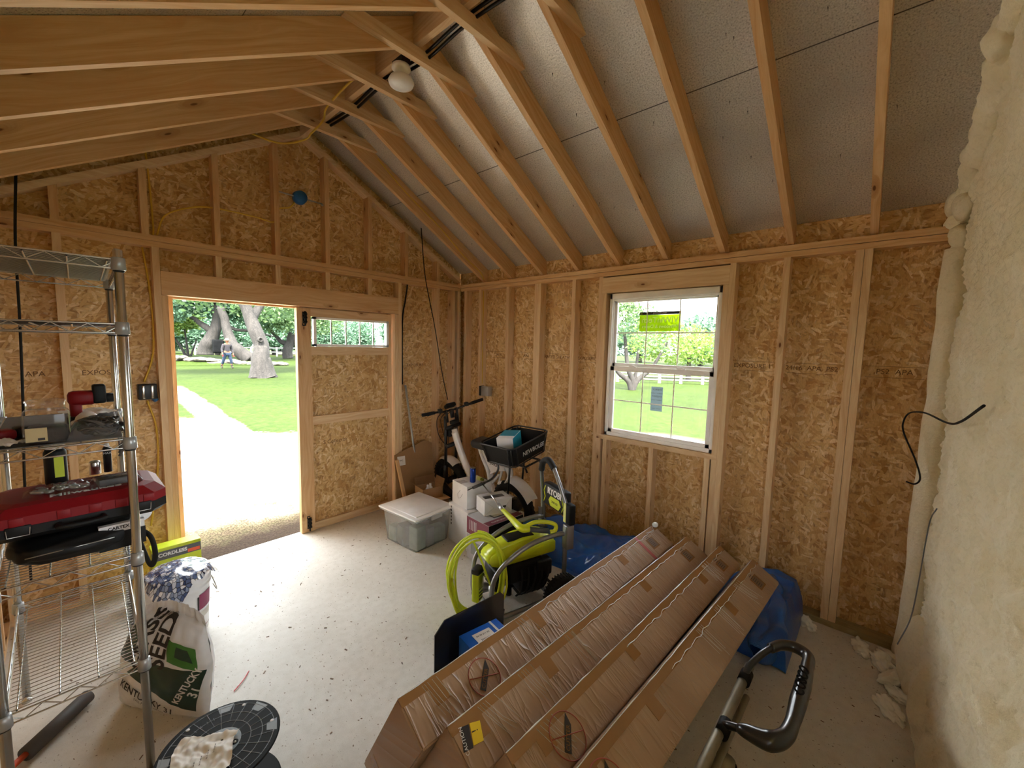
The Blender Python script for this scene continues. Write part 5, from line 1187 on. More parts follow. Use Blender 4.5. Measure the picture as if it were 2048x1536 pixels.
for sy in (-1, 1):
    MB().tube([hbX @ Vector((-.055, sy*.215, .052)), hbX @ Vector((-.061, sy*.345, .061))], .017, 12).build('grip', 'black_rubber', eb2)
    MB().tube([hbX @ Vector(q) for q in ((-.04, sy*.15, .045), (0, sy*.19, .03), (.0, sy*.27, .025))], .008, 8).rbox((-.075, sy*.15-.02, .035), (-.03, sy*.15+.02, .075), .006, None, hbX).build('brake_lever', 'black_plastic', eb2)
MB().rbox((-.05, -.055, .045), (.03, .055, .085), .012, None, hbX @ RY(.5), seg=3).build('display', 'case_black', eb2)
MB().rbox((-.045, -.045, .080), (.02, .045, .0875), .003, None, hbX @ RY(.5)).build('screen', 'dark_grey', eb2)
MB().rbox((.84, -.045, .78), (.91, .045, .86), .02, seg=3).build('headlight', 'case_black', eb2); MB().rbox((.755, -.05, .935), (.80, .05, .975), .01, seg=3).build('bag_mount', 'case_black', eb2)
for q in range(3): MB().tube(bez([hbX @ Vector((.0, .10-.08*q, .03)), (.93, .11-.05*q, .98), (.95, .10-.06*q, .80), (.88, .05, .66)], 8), .004, 6).build('brake_cable', 'black_rubber', eb2)
MB().rbox((.36, -.05, .30), (.60, .05, .40), .02).build('battery', 'black_plastic', eb2)
rk = MB()
for sy in (-.09, .09): rk.tube([(.12, sy, .73), (-.30, sy, .75), (-.32, sy, .70)], .009, 8).tube([(0, sy*1.0, .26), (-.12, sy, .74)], .009, 8)
rk.tube([(-.31, -.09, .75), (-.31, .09, .75)], .009, 8); rk.build('rack', 'black_steel', eb2)
bs = thing('basket', 'black wire cargo basket with dark liner on the rear rack of the bicycle', 'basket', (0, 0, 0)); 
bs.parent = None; bs.matrix_world = eb2.matrix_basis.copy()
E_ = (T(-.37, -1.27, 0) @ RZ(math.radians(86)) @ RX(math.radians(-10)))
bs.matrix_world = E_ @ T(-.11, .0, .775) @ RZ(math.radians(5)) @ Matrix.Diagonal((1.05, 1.1, 1.08, 1))
def rrect(hx, hy, r, z, n=5):
    out = []
    for cx, cy, a0 in ((hx-r, hy-r, 0), (-hx+r, hy-r, 90), (-hx+r, -hy+r, 180), (hx-r, -hy+r, 270)):
        for k in range(n+1): a = math.radians(a0+90*k/n); out.append((cx+r*math.cos(a), cy+r*math.sin(a), z))
    return out
wr = MB()
wr.tube(rrect(.185, .235, .05, .165), .007, 8, closed=True); wr.tube(rrect(.16, .205, .05, .006), .006, 8, closed=True)
wr.build('wire_frame', 'black_steel', bs)
top_ = rrect(.185, .235, .05, .165); bot_ = rrect(.16, .205, .05, .006)
for k in (2, 5, 6, 8, 11, 12, 14, 17, 18, 20, 23, 0): MB().tube([top_[k], bot_[k]], .004, 6).build('upright', 'black_steel', bs)
ln = slab([([(p[0]*.97, p[1]*.97) for p in rrect(.16, .205, .05, 0)], .012), ([(p[0]*.97, p[1]*.97) for p in rrect(.182, .232, .05, 0)], .155)])
ln.f = ln.f[:1]+ln.f[2:]; ln.uv = ln.uv[:1]+ln.uv[2:]; ln.mi = ln.mi[1:]; ln.sm = ln.sm[1:]
ln.build('liner', 'case_black', bs)
text('NEWBOLEE', .052, 'label_white', bs, frame((-.182, -.02, .085), (0, -1, 0), (-.12, 0, 1)), ext=.0005)
tb = thing('tissue_box', 'white and turquoise carton standing in the bicycle basket', 'box', (0, 0, 0)); tb.matrix_world = E_ @ T(-.10, .06, .80) @ RZ(.45) @ Matrix.Diagonal((1.15, 1.1, 1.1, 1))
MB().box((-.065, -.105, 0), (.065, .085, .175), bev=.002).build('carton', 'carton_white', tb); MB().box((-.0658, -.103, .02), (-.065, .083, .172)).build('turquoise_panel', 'teal', tb); MB().box((-.063, -.103, .1752), (.063, .03, .1757)).build('turquoise_top', 'teal', tb)
# ---- pressure washer (x forward, y left)
pw = thing('pressure_washer', 'lime green and black petrol pressure washer with grey tube frame and tall handle', 'pressure washer', (-.99, -2.073, 0), math.radians(159))
def pt(nm, mat, *tubes, seg=12):
    m_ = MB()
    for pts, r, *fl in tubes: m_.tube(bez(pts, 8) if len(pts) > 2 else pts, r, seg, flat=fl[0] if fl else None)
    return m_.build(nm, mat, pw)
for sy in (-1, 1):
    y = sy*.155
    pt('side_rail', 'frame_grey', ([(-.06, y, .10), (-.06, y, .47), (-.05, y, .495), (.02, y, .50), (.20, y, .475), (.36, y, .40), (.45, y, .31), (.475, y, .20), (.47, y, .06), (.43, y, .035), (.1, y, .06), (-.05, y, .10)], .0155))
    MB().rbox((-.10, y-.014, .40), (-.045, y+.03*sy+.014, .56), .005).build('hinge_bracket', 'frame_grey', pw); MB().tube([(-.07, y+.03*sy, .47), (-.07, y-.03*sy, .47)], .016, 10).build('knob', 'black_plastic', pw)
pt('cross_bar', 'frame_grey', ([(.44, -.155, .035), (.44, .155, .035)], .0155), ([(.02, -.155, .06), (.02, .155, .06)], .0155))
pt('handle', 'steel_grey', ([(-.085, -.175, .44), (-.08, -.175, .62), (-.062, -.165, .76), (-.042, -.14, .87), (-.034, -.09, .935), (-.034, .0, .935), (-.042, .05, .87), (-.062, .10, .76), (-.08, .15, .62), (-.085, .185, .44)], .0145))
pt('handle_foam', 'black_rubber', ([(-.045, -.148, .85), (-.036, -.115, .915), (-.034, -.06, .945), (-.034, -.02, .942), (-.038, .03, .905)], .0225))
for sy in (-1, 1):
    y = sy*.225; X_ = T(0, y, .127)
    wm = MB(); wm.lathe([(.060, -.024), (.11, -.026), (.122, -.022), (.127, -.010), (.127, .010), (.122, .022), (.11, .026), (.060, .024)], seg=40, X=X_ @ RX(PI/2), caps=False)
    for k in range(36): wm.box((-.004, -.024, .124), (.004, .024, .1305), X=X_ @ RY(2*PI*k/36))
    wl_ = wm.build('wheel', 'tyre', pw)
    hm = MB(); hm.lathe([(.001, -.02), (.022, -.02), (.022, .02), (.001, .02)], seg=16, X=X_ @ RX(PI/2)); hm.lathe([(.088, -.014), (.098, -.014), (.098, .014), (.088, .014)], seg=32, X=X_ @ RX(PI/2), caps=False)
    for k in range(6): hm.box((-.012, -.008, .015), (.012, .008, .092), X=X_ @ RY(PI*k/3))
    hm.build('wheel_hub', 'black_plastic', wl_)
pt('axle', 'black_steel', ([(0, -.25, .127), (0, .25, .127)], .01))
def body_prof(sc): 
    return [(.055, .37), (.055, .455), (.12, .49), (.26, .485), (.40, .445), (.455, .405), (.46, .375), (.42, .36)]
bm = bmesh.new()
hw = {0: .105, 1: .10, 2: .085, 3: .085, 4: .08, 5: .07, 6: .075, 7: .10}
L_ = []; R_ = []
prof = [(-.02, .36, .115), (-.02, .44, .11), (.05, .475, .085), (.22, .475, .085), (.38, .440, .075), (.445, .405, .065), (.465, .37, .075), (.455, .345, .09), (.40, .335, .115)]
for x, z, y in prof: L_.append(bm.verts.new((x, -y, z))); R_.append(bm.verts.new((x, y, z)))
n_ = len(prof)
bm.faces.new(L_); bm.faces.new(R_[::-1])
for i in range(n_): j = (i+1) % n_; bm.faces.new((L_[i], R_[i], R_[j], L_[j]))
bmesh.ops.recalc_face_normals(bm, faces=bm.faces[:])
bmesh.ops.bevel(bm, geom=bm.edges[:], offset=.012, segments=3, affect='EDGES')
MB().bm(bm, None, True).build('engine_cover', 'washer_lime', pw)
MB().rbox((.10, -.05, .468), (.30, .05, .482), .006, None, T(0, 0, .004) @ RY(.04)).build('cover_decal', 'case_black', pw)
for k in range(2): MB().box((.14, -.1135, .385+.025*k), (.30, -.096, .393+.025*k)).build('vent', 'black_plastic', pw)
MB().box((-.015, -.1185, .37), (.075, -.108, .41)).build('badge', 'case_black', pw); text('RYOBI', .022, 'washer_lime', pw, frame((.03, -.1190, .39), (-1, 0, 0), (0, 0, 1)), ext=.0004, bold=.0008)
em = MB(); em.rbox((.07, -.10, .20), (.34, .12, .345), .03, seg=3).rbox((.24, -.14, .21), (.38, .06, .32), .025).lathe([(.001, -.14), (.06, -.14), (.075, -.12), (.075, .14), (.001, .14)], seg=24, X=T(.12, 0, .20) @ RX(PI/2)).rbox((.06, -.08, .10), (.24, .10, .22), .03)
for k in range(5): em.box((.08+.03*k, -.112, .22), (.078+.03*k, -.115, .33))
eng = em.build('engine', 'matte_black', pw)
MB().rbox((.02, .06, .22), (.14, .135, .33), .015, seg=3).build('air_filter', 'case_black', pw); MB().lathe([(.001, -.02), (.055, -.02), (.06, -.01), (.06, .01), (.04, .02), (.001, .02)], seg=28, X=T(.26, -.145, .17) @ RX(PI/2)).build('recoil_starter', 'black_plastic', pw)
for k in range(5): MB().tube(bez([(.05+.05*k, .12, .30), (.06+.05*k, .15, .24), (.10+.04*k, .14, .16), (.12+.04*k, .11, .12)], 6), .006, 8).build('engine_hose', 'black_rubber', pw)
MB().lathe([(.001, 0), (.03, 0), (.03, .05), (.022, .06), (.022, .09), (.001, .09)], seg=18, X=T(.33, -.10, .13) @ RX(PI/2+.3)).build('oil_filter', 'tin', eng)
MB().tube(bez([(.16, -.125, .33), (.20, -.155, .30), (.24, -.16, .24), (.20, -.15, .18), (.12, -.13, .16)], 8), .006, 8).build('throttle_cable', 'black_rubber', eng)
MB().rbox((.03, -.14, .20), (.10, -.10, .27), .012).tube([(.065, -.15, .235), (.065, -.13, .235)], .018, 14).build('carburettor', 'galvanized', eng)
MB().rbox((.04, -.11, .03), (.20, .0, .08), .012).tube([(.10, -.08, .10), (.24, -.08, .08)], .026, 14).tube([(.25, -.05, .03), (.25, -.05, .10)], .02, 12).build('gearbox', 'matte_black', eng)
MB().tube([(.45, -.12, .24), (.45, .02, .24)], .011, 10).build('outlet_tube', 'chrome', pw)
MB().rbox((.36, -.09, .16), (.42, .09, .30), .015, seg=3).build('pump_housing', 'case_black', pw); MB().tube([(.40, .0, .16), (.40, .0, .08)], .022, 14).build('pump_inlet', 'tin', pw)
MB().box((.22, -.1425, .25), (.34, -.1408, .30)).build('warning_label', 'label_white', eng); MB().box((.225, -.1435, .287), (.335, -.1425, .297)).build('label_stripe', 'orange_red', eng)
MB().tube([(.17, -.13, .30), (.17, -.145, .30)], .022, 16).build('choke_knob', 'olive', eng)
MB().tube([(.10, -.10, .12), (.10, -.17, .12), (.16, -.19, .11), (.22, -.17, .10)], .009, 8).build('pump_fitting', 'tin', pw); MB().tube([(.38, -.10, .10), (.44, -.12, .11)], .02, 14).build('pump_outlet', 'tin', pw)
MB().tube(bez([(.20, -.10, .14), (.22, -.18, .10), (.26, -.21, .06), (.30, -.19, .05), (.27, -.14, .09), (.16, -.13, .10)], 8), .004, 8).build('fuel_line', 'matte_black', pw)
pn = MB(); pn.rbox((-.125, -.15, .60), (-.065, .125, .76), .014, seg=2); pnl = pn.build('control_panel', 'case_black', pw)
fx_ = -.064
text('RYOBI', .062, 'label_white', pw, frame((fx_+.0008, .0, .715), (0, 1, 0), (0, 0, 1)), ext=.0006, bold=.002)
MB().prism([(-.045, .615), (.06, .615), (.085, .65), (.06, .685), (-.045, .685), (-.07, .65)], 0, fx_, fx_+.002).build('lime_badge', 'washer_lime', pw); text('2900 PSI', .022, 'ink', pw, frame((fx_+.0026, .008, .65), (0, 1, 0), (0, 0, 1)), ext=.0004)
for y0 in (-.135, .098): MB().tube([(fx_, y0, .62), (fx_, y0+.02, .66), (fx_, y0, .70), (fx_, y0+.02, .74)], .004, 6).build('lime_trim', 'washer_lime', pw)
MB().rbox((-.11, .13, .56), (-.06, .20, .70), .012).build('soap_panel', 'matte_black', pw); MB().box((-.0595, .128, .57), (-.057, .155, .70)).build('striped_label', 'plug_yellow', pw)
# hose reel of lime hose hanging on the front rail
hs = thing('pressure_hose', 'coil of lime green pressure hose hung over the front of the washer frame', 'hose', (-1.48, -1.96, 0))
hp = []
HC = Vector((-.02, .03, .285)); rnh = random.Random(8)
for k in range(9*26):
    a = 2*PI*k/26+PI/2; t_ = k/(9*26); w1 = .012*math.sin(k*.13); 
    rx = .165+.018*math.sin(k*.071)+.010*math.sin(k*.37); rz_ = .262+.014*math.sin(k*.09+1)-.0*t_
    # coil plane tilts towards the camera, bottom spreads
    e = Vector((-.62, -.78, 0)); off = (t_-.5)*.085+.006*math.sin(k*.6)
    x = rx*math.cos(a); z = rz_*math.sin(a)
    f_ = Vector((.80, -.60, 0))
    p = HC+f_*x*-1+e*(off*(1+.5*(z < 0)))+Vector((0, 0, z)); p = p+e*(-.10*(z-.2)*0+.10*max(0, -z))
    p.z = max(p.z, .010); hp.append(p)
MB().tube([p for q in [bez(hp, 2)] for p in q], .0068, 8).build('coil', 'hose_lime', hs)
MB().tube(bez([hp[-1], hp[-1]+Vector((.05, .0, -.10)), (.10, .0, .12), (.13, .03, .05)], 6), .0068, 8).build('hose_tail', 'hose_lime', hs)
MB().rbox((-.02, -.014, .03), (.02, .014, .10), .006, None, T(.05, -.10, .0) @ RX(.2)).build('coupling', 'black_plastic', hs)
sp_ = thing('gun_holster', 'lime and black accessory holder with clear window hanging inside the hose coil', 'holder', (-1.445, -1.875, 0), math.radians(15))
MB().rbox((-.035, -.025, .07), (.035, .025, .28), .012, seg=3).build('body', 'washer_lime', sp_); MB().rbox((-.03, -.032, .16), (.03, -.024, .25), .006).build('window', 'glass', sp_); MB().rbox((-.04, -.03, .26), (.04, .03, .30), .01).build('clip', 'black_plastic', sp_)
for k in range(3): MB().box((-.02, -.0275, .09+.022*k), (.02, -.0255, .10+.022*k)).build('stripe', 'black_plastic', sp_)
# spray gun lying on top
g0 = Vector((-1.07, -2.185, .535)); g1 = Vector((-1.225, -2.05, .55)); g2 = Vector((-1.125, -1.79, .565)); g3 = Vector((-.79, -1.215, .549))
gn = thing('spray_gun', 'lime green pressure gun with grey lance lying across the washer and the cartons', 'spray gun', g1)
q0, q2, q3 = g0-g1, g2-g1, g3-g1
MB().tube(bez([q2*1.0, q2*.5, Vector((0, 0, 0)), q0*.25], 8), [.013+.012*min(1, i/18) for i in range(25)], 12, flat=(1, 1.2)).build('body', 'washer_lime', gn)
hl = [q0*.15+Vector((0, 0, .012)), q0*.45+Vector((0, 0, .042)), q0*.85+Vector((0, 0, .046)), q0*1.12+Vector((0, 0, .028)), q0*1.10+Vector((0, 0, -.012)), q0*.95+Vector((0, 0, -.02))]
MB().tube(bez(hl, 8), .0135, 12).build('grip_loop', 'washer_lime', gn)
MB().tube([q0*.2+Vector((0, 0, -.008)), q0*.9+Vector((0, 0, -.014))], .017, 12).build('grip', 'dark_grey', gn); MB().tube([q0*.5+Vector((0, 0, .018)), q0*.85+Vector((0, 0, .018))], .005, 8).build('trigger', 'black_plastic', gn)
d_ = (q3-q2).normalized()
MB().tube([q2, q2+d_*.11], .015, 12).build('barrel', 'silver_hose', gn); MB().tube([q2+d_*.11, q3], .0055, 8).build('lance', 'chrome', gn); MB().tube([q2+d_*.105, q2+d_*.125], .010, 10).build('quick_connect', 'tin', gn)
sp2 = thing('tube_handle', 'grey grip tube with black end resting on the top cartons', 'handle', (-.80, -1.245, .548), 0)
MB().tube([(-.13, -.02, .0), (.02, .0, .0)], .013, 12).build('grip', 'dark_grey', sp2); MB().tube(bez([(.02, 0, 0), (.14, .02, .01), (.24, .05, .06), (.28, .1, .12)], 8), .010, 10).build('tube', 'steel_grey', sp2); MB().tube([(-.2, -.03, -.002), (-.13, -.02, 0)], .004, 8).build('tip', 'matte_black', sp2)
# ================================================================ HAND TRUCK, LONG CARTONS, TARP
plain('bar_metal', '8f8672', .5, .35, var=.25); plain('truck_black', '1a1b1d', .28, coat=.4)
def mk_carton_long():
    t = NT('wrapped_cardboard'); uv = t.uv(); sep = t.n('ShaderNodeSeparateXYZ', i_0=uv)
    n = t.noise(uv, 3, 3, dim='2D'); n2 = t.noise(t.mapping(uv, (60, 2, 1)), 1, 3, .6, dim='2D')
    c = t.mix(t.mapr(n.outputs[0], .35, .7), lin('a88b70'), lin('987a60'))
    c = t.mix(t.mapr(n2.outputs[0], .58, .70, 0, .35), c, lin('84664c'))
    t.col(c); t.set(Roughness=.42, Coat_Weight=.35, Coat_Roughness=.15)
    f = t.noise(t.mapping(uv, (26, 5, 1)), 1, 2, .5, dist=.4, dim='2D')
    r = t.math('POWER', t.math('SUBTRACT', 1., t.math('ABSOLUTE', t.math('SUBTRACT', t.math('MULTIPLY', f.outputs[0], 2.), 1.))), 8.)
    t.bump(r, .45, .006)
mk_carton_long()
plain('tape_brown', '8f683f', .25, coat=.6, var=.06); plain('tape_red', 'a33a30', .5); plain('print_brown', '6e5138', .6); plain('print_red', 'a04a3c', .6); plain('film_glint', 'e8ecee', .12, coat=1.0); plain('caution_yellow', 'e4c41e', .5)  # near-white film colour stands in for highlights on the wrap
TL = math.radians(30); cT, sT = math.cos(TL), math.sin(TL)
boxes = [(-2.534, -.662, -2.650, -2.700, .165, 'outermost long wrapped carton on the left, beside the toe plate of the hand truck'),
         (-2.488, -.671, -2.842, -2.915, .158, 'second long wrapped carton from the left with the yellow and black caution label'),
         (-2.425, -.653, -3.025, -3.098, .142, 'third long wrapped carton with crossed-out knife symbol near its lower end'),
         (-2.380, -.694, -3.190, -3.276, .160, 'rightmost long wrapped carton, nearest the black handle')]
for bi, (x0, x1, y0, y1, w_, lab) in enumerate(boxes):
    L = math.hypot(x1-x0, y1-y0); yaw = math.atan2(y1-y0, x1-x0)
    bx_ = thing('long_carton', lab, 'carton', (x0, y0, .600)); bx_.matrix_world = T(x0, y0, .600) @ RZ(yaw) @ RX(TL)
    DEP = .48
    bm = bmesh.new(); bmesh.ops.create_cube(bm, size=1)
    for v in bm.verts: v.co = Vector(((v.co.x+.5)*L, (v.co.y-.5)*w_, (v.co.z-.5)*DEP))
    bmesh.ops.bevel(bm, geom=bm.edges[:], offset=.006, segments=2, affect='EDGES')
    m_ = MB(); m_.bm(bm, None, False); 
    for i, f in enumerate(m_.f):
        m_.uv[i] = [(m_.v[k].x+bi*3, m_.v[k].y+m_.v[k].z*.9) for k in f]
    m_.build('body', 'wrapped_cardboard', bx_)
    rn = random.Random(bi+20)
    e = .0012
    def strip(xa, xb, ya, yb, nm, mat, z=e, parent=bx_): return MB().box((xa, ya, z-.0006), (xb, yb, z), grain=0).build(nm, mat, parent)
    strip(.0, L, -.034, -.004, 'edge_tape', 'tape_brown')
    for xx in ((.10, .62, 1.35) if bi % 2 == 0 else (.06, .40, 1.15)):
        strip(xx, xx+.055, -w_*.55, -.034, 'tape_patch', 'tape_brown')
    strip(L-.20, L-.12, -w_*.72, -.050, 'label_patch', 'tape_brown', e+.0003)
    lbl = strip(L-.19, L-.13, -w_*.68, -.055, 'barcode_label', 'print_brown', e+.0008)
    for k in range(7): MB().box((L-.186, -w_*.68+.006+k*.010, e+.0009), (L-.15, -w_*.68+.009+k*.010, e+.0012)).build('barcode_line', 'ink', bx_)
    # stretch film: edge and cross creases, their highlights put in as near-white lines
    for q in range(2):
        pts = []
        for k in range(70):
            u = k/69; pts.append((u*L*(.98 if q == 0 else .62)+(.0 if q == 0 else L*.36), -.002-.028*q-.004*abs(noise.noise(Vector((u*14, q, bi)))) - (.010*noise.noise(Vector((u*22, q*3, bi+5))) if q else 0), .0015+.0015*noise.noise(Vector((u*30, q+7, bi)))))
        MB().tube(pts, [max(.0003, (.0014 if q == 0 else .0010)*(1+1.2*noise.noise(Vector((k*.31, q, bi+2))))) for k in range(70)], 5).build('crease_highlight', 'film_glint', bx_)
    fm_ = MB()
    for k in range(15):
        if k % 5 == 0: xb_ = .05+rn.random()*(L-.3); dxb = rn.uniform(-.02, .05)
        xx = xb_+.014*(k % 5)*rn.uniform(.7, 1.3); dx = dxb+rn.uniform(-.006, .006)
        fm_.tube([(xx, -.012, .0012), (xx+dx*.5, -w_*.5, .0018), (xx+dx, -w_*rn.uniform(.7, .97), .0012)], .00055, 4)
    tag(fm_.build('wrinkle_highlight', 'film_glint', bx_), kind='stuff')
    if bi in (0, 2, 3):
        xc, yc = (.30, -.105) if bi == 0 else ((.20, -.080) if bi == 2 else (.03+.08, -.085)); R_ = .062
        MB().tube([(xc+R_*math.cos(2*PI*k/40), yc+R_*math.sin(2*PI*k/40), e+.0006) for k in range(40)], .0016, 5, closed=True).build('symbol_ring', 'print_red', bx_)
        MB().tube([(xc-.055, yc+.02, e+.0006), (xc+.055, yc-.02, e+.0006)], .0016, 5).build('symbol_bar', 'print_red', bx_)
        kn = MB(); kn.prism([(-.045, -.012), (.03, -.012), (.058, .008), (.03, .010), (-.045, .010)], 2, e, e+.0014, X=T(xc, yc, 0) @ RZ(.75)); kn.build('knife_print', 'ink', bx_)
        text('CUTTER', .018, 'tape_brown', bx_, T(xc-.004, yc-.006, e+.0018) @ RZ(.75), ext=.0002)
    if bi == 1:
        MB().prism([(0, 0), (.035, .0), (.045, .05), (.01, .055)], 2, e, e+.0013, X=T(.045, -.085, 0) @ RZ(-.2)).build('caution_strip', 'caution_yellow', bx_); MB().prism([(-.035, -.004), (-.003, -.004), (.006, .054), (-.02, .055)], 2, e, e+.0014, X=T(.045, -.085, 0) @ RZ(-.2)).build('caution_black', 'ink', bx_)
        text('CAUTION', .016, 'label_white', bx_, T(.026, -.060, e+.002) @ RZ(1.35), ext=.0002); text('!', .03, 'ink', bx_, T(.070, -.058, e+.002) @ RZ(1.35), ext=.0002)
    if bi == 0:
        strip(L-.27, L-.245, -w_, -.002, 'red_tape', 'tape_red', e+.0004)
        MB().sphere((L-.005, -.01, .012), .020, None, (1.4, .9, .7), sub=3).tube([(L-.03, -.004, .004), (L-.06, -.03, .006), (L-.14, -.02, .003)], .0016, 6).build('film_knot', 'film_glint', bx_)
    # far and near end printing
    MB().box((-.0008, -w_+.02, -.40), (-.0002, -.02, -.36)).build('end_tape', 'tape_brown', bx_)
# ---- hand truck
ht = thing('hand_truck', 'hand truck with black loop handle, metal rails and upright black toe plate under the cartons', 'hand truck', (-1.85, -2.60, 0))
O = Vector((1.85, 2.60, 0))
def hw_(p): return Vector(p)+O
def hb2(nm, mat, *tubes, seg=14, n=10):
    m_ = MB()
    for pts, r in tubes:
        P = [hw_(p) for p in pts]
        if len(P) > 2:
            Q = bez(P, n)
            if isinstance(r, (list, tuple)):
                rr = []
                for i in range(len(Q)):
                    f_ = i/n; j = min(int(f_), len(r)-2); rr.append(r[j]+(r[j+1]-r[j])*(f_-j))
                r = rr
            P = Q
        m_.tube(P, r, seg)
    return m_.build(nm, mat, ht)
plate = [(-.215, .02), (.215, .02), (.215, .40), (.19, .425), (-.16, .425), (-.215, .37)]
MB().prism(plate, 1, -.003, .003, X=Matrix.Translation(hw_((-1.875, -2.285, 0))) @ RZ(math.radians(-6))).build('toe_plate', 'truck_black', ht)
hb2('rail', 'bar_metal', ([(-1.99, -2.292, .035), (-1.99, -3.36, .035)], .016)); hb2('rail', 'bar_metal', ([(-1.76, -2.312, .035), (-1.76, -3.36, .035)], .016))
hb2('support_bar', 'bar_metal', ([(-1.42, -3.428, .487), (-2.42, -3.412, .487)], .017)); hb2('support_bar', 'bar_metal', ([(-1.55, -3.448, .452), (-2.42, -3.432, .452)], .011))
for x in (-1.80, -2.15): hb2('leg', 'bar_metal', ([(x, -3.440, .44), (x+.01, -3.42, .25), (x+.01, -3.36, .035)], .012))
hb2('bracket', 'bar_metal', ([(-1.83, -3.452, .43), (-1.845, -3.45, .37)], .028)); hb2('cross_tube', 'bar_metal', ([(-2.2, -3.36, .035), (-1.5, -3.36, .035)], .014))
hb2('leg_cap', 'matte_black', ([(-1.79, -3.452, .38), (-1.80, -3.452, .34)], .026))
for x in (-1.50, -1.79): hb2('socket', 'matte_black', ([(x-.03, -3.430, .489), (x+.03, -3.430, .489)], .022))
hb2('handle_arm', 'truck_black', ([(-1.50, -3.43, .50), (-1.455, -3.435, .515), (-1.39, -3.462, .54), (-1.33, -3.488, .550)], .0125)); hb2('handle_arm', 'truck_black', ([(-1.79, -3.43, .50), (-1.795, -3.45, .515), (-1.80, -3.49, .533)], .0125))
hb2('handle_grip', 'truck_black', ([(-1.345, -3.482, .549), (-1.295, -3.510, .550), (-1.270, -3.555, .550), (-1.295, -3.600, .550), (-1.38, -3.606, .549), (-1.48, -3.606, .549), (-1.58, -3.604, .549), (-1.68, -3.602, .548), (-1.755, -3.592, .546), (-1.800, -3.558, .543), (-1.805, -3.50, .536), (-1.80, -3.475, .528)],
     [.018, .020, .021, .021, .022, .026, .026, .021, .024, .029, .022, .015]), seg=18)
for i, ch in enumerate('COSCO'):
    pass
text('COSCO', .046, 'matte_black', ht, frame(hw_((-1.49, -3.603, .5765)), (1, 0, 0), (0, .94, .30)) @ Matrix.Identity(4), 'embossed_name', .0016, bold=.001)
# blue box between plate and cartons
bb = thing('blue_carton', 'bright blue small carton with white barcode label against the toe plate', 'carton', (-1.90, -2.405, .0), math.radians(-10))
MB().box((-.10, -.06, .055), (.12, .07, .345), bev=.002).build('body', 'carton_blue' if 'carton_blue' in MATS else plain('carton_blue', '1560c4', .45).name, bb)
MB().box((-.05, -.055, .3452), (.05, .035, .3458)).build('label', 'paper', bb); text('04 90 611 03', .014, 'ink', bb, T(0, .012, .3461), ext=.0002); text('|||||||||||', .02, 'ink', bb, T(0, -.022, .3461), ext=.0002, bold=.0004)
MB().box((.07, -.06, .3452), (.082, .07, .3457)).build('white_line', 'label_white', bb); MB().box((-.1006, -.04, .06), (-.1000, -.03, .345)).build('white_line', 'label_white', bb)
# ---- tarp
def mk_tarp():
    t = NT('blue_tarp'); o = t.pos()
    n = t.noise(o, 6, 3); ch = t.n('ShaderNodeTexWave', wave_type='BANDS', bands_direction='X', i_Vector=o, i_Scale=90., i_Distortion=2.); ch2 = t.n('ShaderNodeTexWave', wave_type='BANDS', bands_direction='Y', i_Vector=o, i_Scale=90., i_Distortion=2.)
    t.col(t.mix(t.mapr(n.outputs[0], .35, .7), lin('1a66c0'), lin('12499a'))); t.set(Roughness=.28, Coat_Weight=.3)
    t.bump(t.math('ADD', t.math('ADD', ch.outputs[1], ch2.outputs[1]), t.math('MULTIPLY', n.outputs[0], 2.)), .35, .004)
mk_tarp()
def ridge(p): return 1-abs(noise.noise(p))*2
def tarp_h(x, y):
    p = Vector((x, y, 0))
    h = .075+.055*ridge(p*2.6+Vector((0, 0, 1)))+.03*ridge(Vector((x*7, y*3.5, 4)))+.010*noise.noise(p*18)
    h += .10*math.exp(-((x+.22)**2/.05+(y+2.35)**2/.10))+.07*math.exp(-((x+.42)**2/.02+(y+1.75)**2/.05))
    if y < -3.05: h += .12*min(1, (-3.05-y)/.12)
    ed = min((x+.655)/.07, (-.012-x)/.02, (y+3.47)/.05, (-1.42-y)/.08)
    if y > -2.42 and y < -1.75: ed = min(ed, (x+.60-.0)/.08)
    h *= max(0, min(1, ed))**.5 if ed > 0 else 0
    if -3.2 < y < -2.5 and x < -.55: h = min(h, .09)
    return max(.003, h)
tp = thing('blue_tarp', 'crumpled shiny blue tarpaulin bunched along the foot of the right wall', 'tarp', (-.35, -2.4, 0))
tm = MB(); tm.grid(lambda u, v: (lambda x, y: (x+.35, y+2.4, tarp_h(x, y)))(-.655+.643*u+.02*noise.noise(Vector((u*3, v*9, 1))), -3.47+2.06*v), 90, 240)
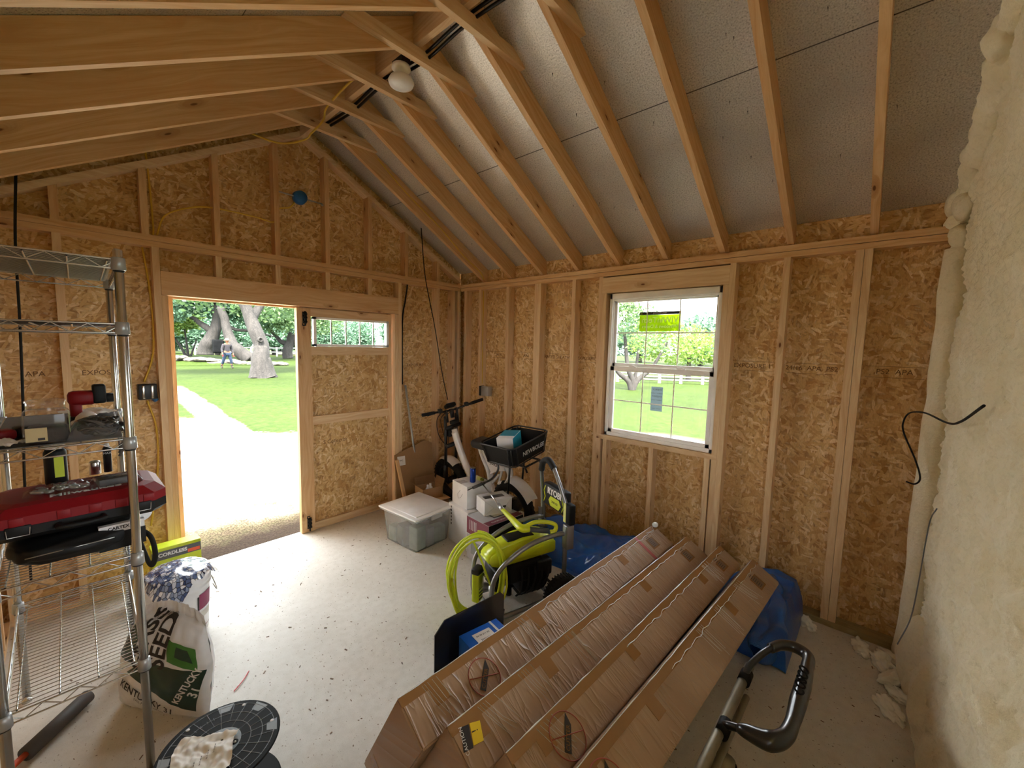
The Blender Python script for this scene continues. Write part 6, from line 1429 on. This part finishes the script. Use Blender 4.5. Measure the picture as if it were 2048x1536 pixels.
# doubled roll at the near end
def roll(u, v):
    a = 2*PI*v; c = Vector((-.78+.62*u, -3.35-.03*math.sin(u*5), .13+.10*u)); r = (.085+.03*noise.noise(Vector((u*6, a, 3)))+.018*math.sin(a*3+u*4))*(.35+.65*min(1, u*5, (1-u)*6)**.5 if 0 < u < 1 else .35)
    p = c+Vector((0, math.cos(a)*r*.85, math.sin(a)*r*1.15)); p += Vector(noise.noise_vector(p*9))*.012
    return (p.x+.35, p.y+2.4, max(.004, p.z))
tm.grid(roll, 60, 40)
tm.build('sheet', 'blue_tarp', tp)
MB().grid(lambda u, v: (-.62+.35+.26*u, -1.52+2.4-.16*v-.25*u, .24+.05*u-.10*v+.006*noise.noise(Vector((u*6, v*6, 2)))), 16, 12).build('folded_flap', 'blue_tarp', tp)
# ---- bits of litter on the slab
rn = random.Random(31)
lt = MB()
for i in range(260):
    x, y = rn.uniform(-3.3, -.15), rn.uniform(-3.9, -.1); a = rn.random()*6; l = rn.uniform(.002, .010); w2 = rn.uniform(.001, .003)
    lt.box((-l, -w2, 0), (l, w2, rn.uniform(.001, .003)), X=T(x, y, .0004) @ RZ(a) @ RX(rn.uniform(-.1, .1)))
tag(lt.build('wood_crumbs', 'print_brown'), 'dark wood crumbs and shavings scattered over the concrete floor', 'debris', kind='stuff')
for i, (x, y, pts, mt, lab) in enumerate([(-2.05, -2.14, [(0, 0, .003), (.012, .018, .006), (.01, .04, .003)], 'matte_black', 'small black curl of plastic on the floor left of the toe plate'), (-1.16, -3.15, [(0, 0, .003), (.02, .012, .004), (.03, .03, .003)], 'print_brown', 'dark splinter on the floor under the boxes near the tarp')]):
    tag(link('scrap_curl', MB().tube(bez(pts, 6), .003, 6).mesh('scrap_curl', mt), loc=(x, y, .001)), lab, 'scrap')

# printed matter belongs to the panel it is printed on
_prints = ('label', 'barcode', 'print_line', 'symbol', 'top_print', 'fold_line', 'drawing', 'maroon_side', 'dark_side', 'top_band', 'lamp_picture', 'picture_border', 'lettering', 'white_line', 'side_label', 'label_barcode', 'label_text', 'label_stripe',
           'label_patch', 'zip', 'picture', 'grey_band', 'top_panel', 'orange_strip', 'turquoise_panel', 'turquoise_top', 'edge_tape', 'tape_patch', 'label_patch', 'barcode_label', 'symbol_ring', 'symbol_bar', 'knife_print', 'caution_strip', 'caution_black', 'red_tape', 'green_band', 'leaf_print', 'leaf_dark_print', 'green_side', 'body_print')
for o_ in list(COL.objects):
    b_ = o_.name.split('.')[0]
    if b_ in _prints and o_.parent and o_.parent.get('category') and not o_.children:
        host = [c for c in o_.parent.children if c.name.split('.')[0] in ('body', 'carton', 'sack') and c.matrix_local == Matrix.Identity(4)]
        if host and host[0] != o_: o_.parent = host[0]
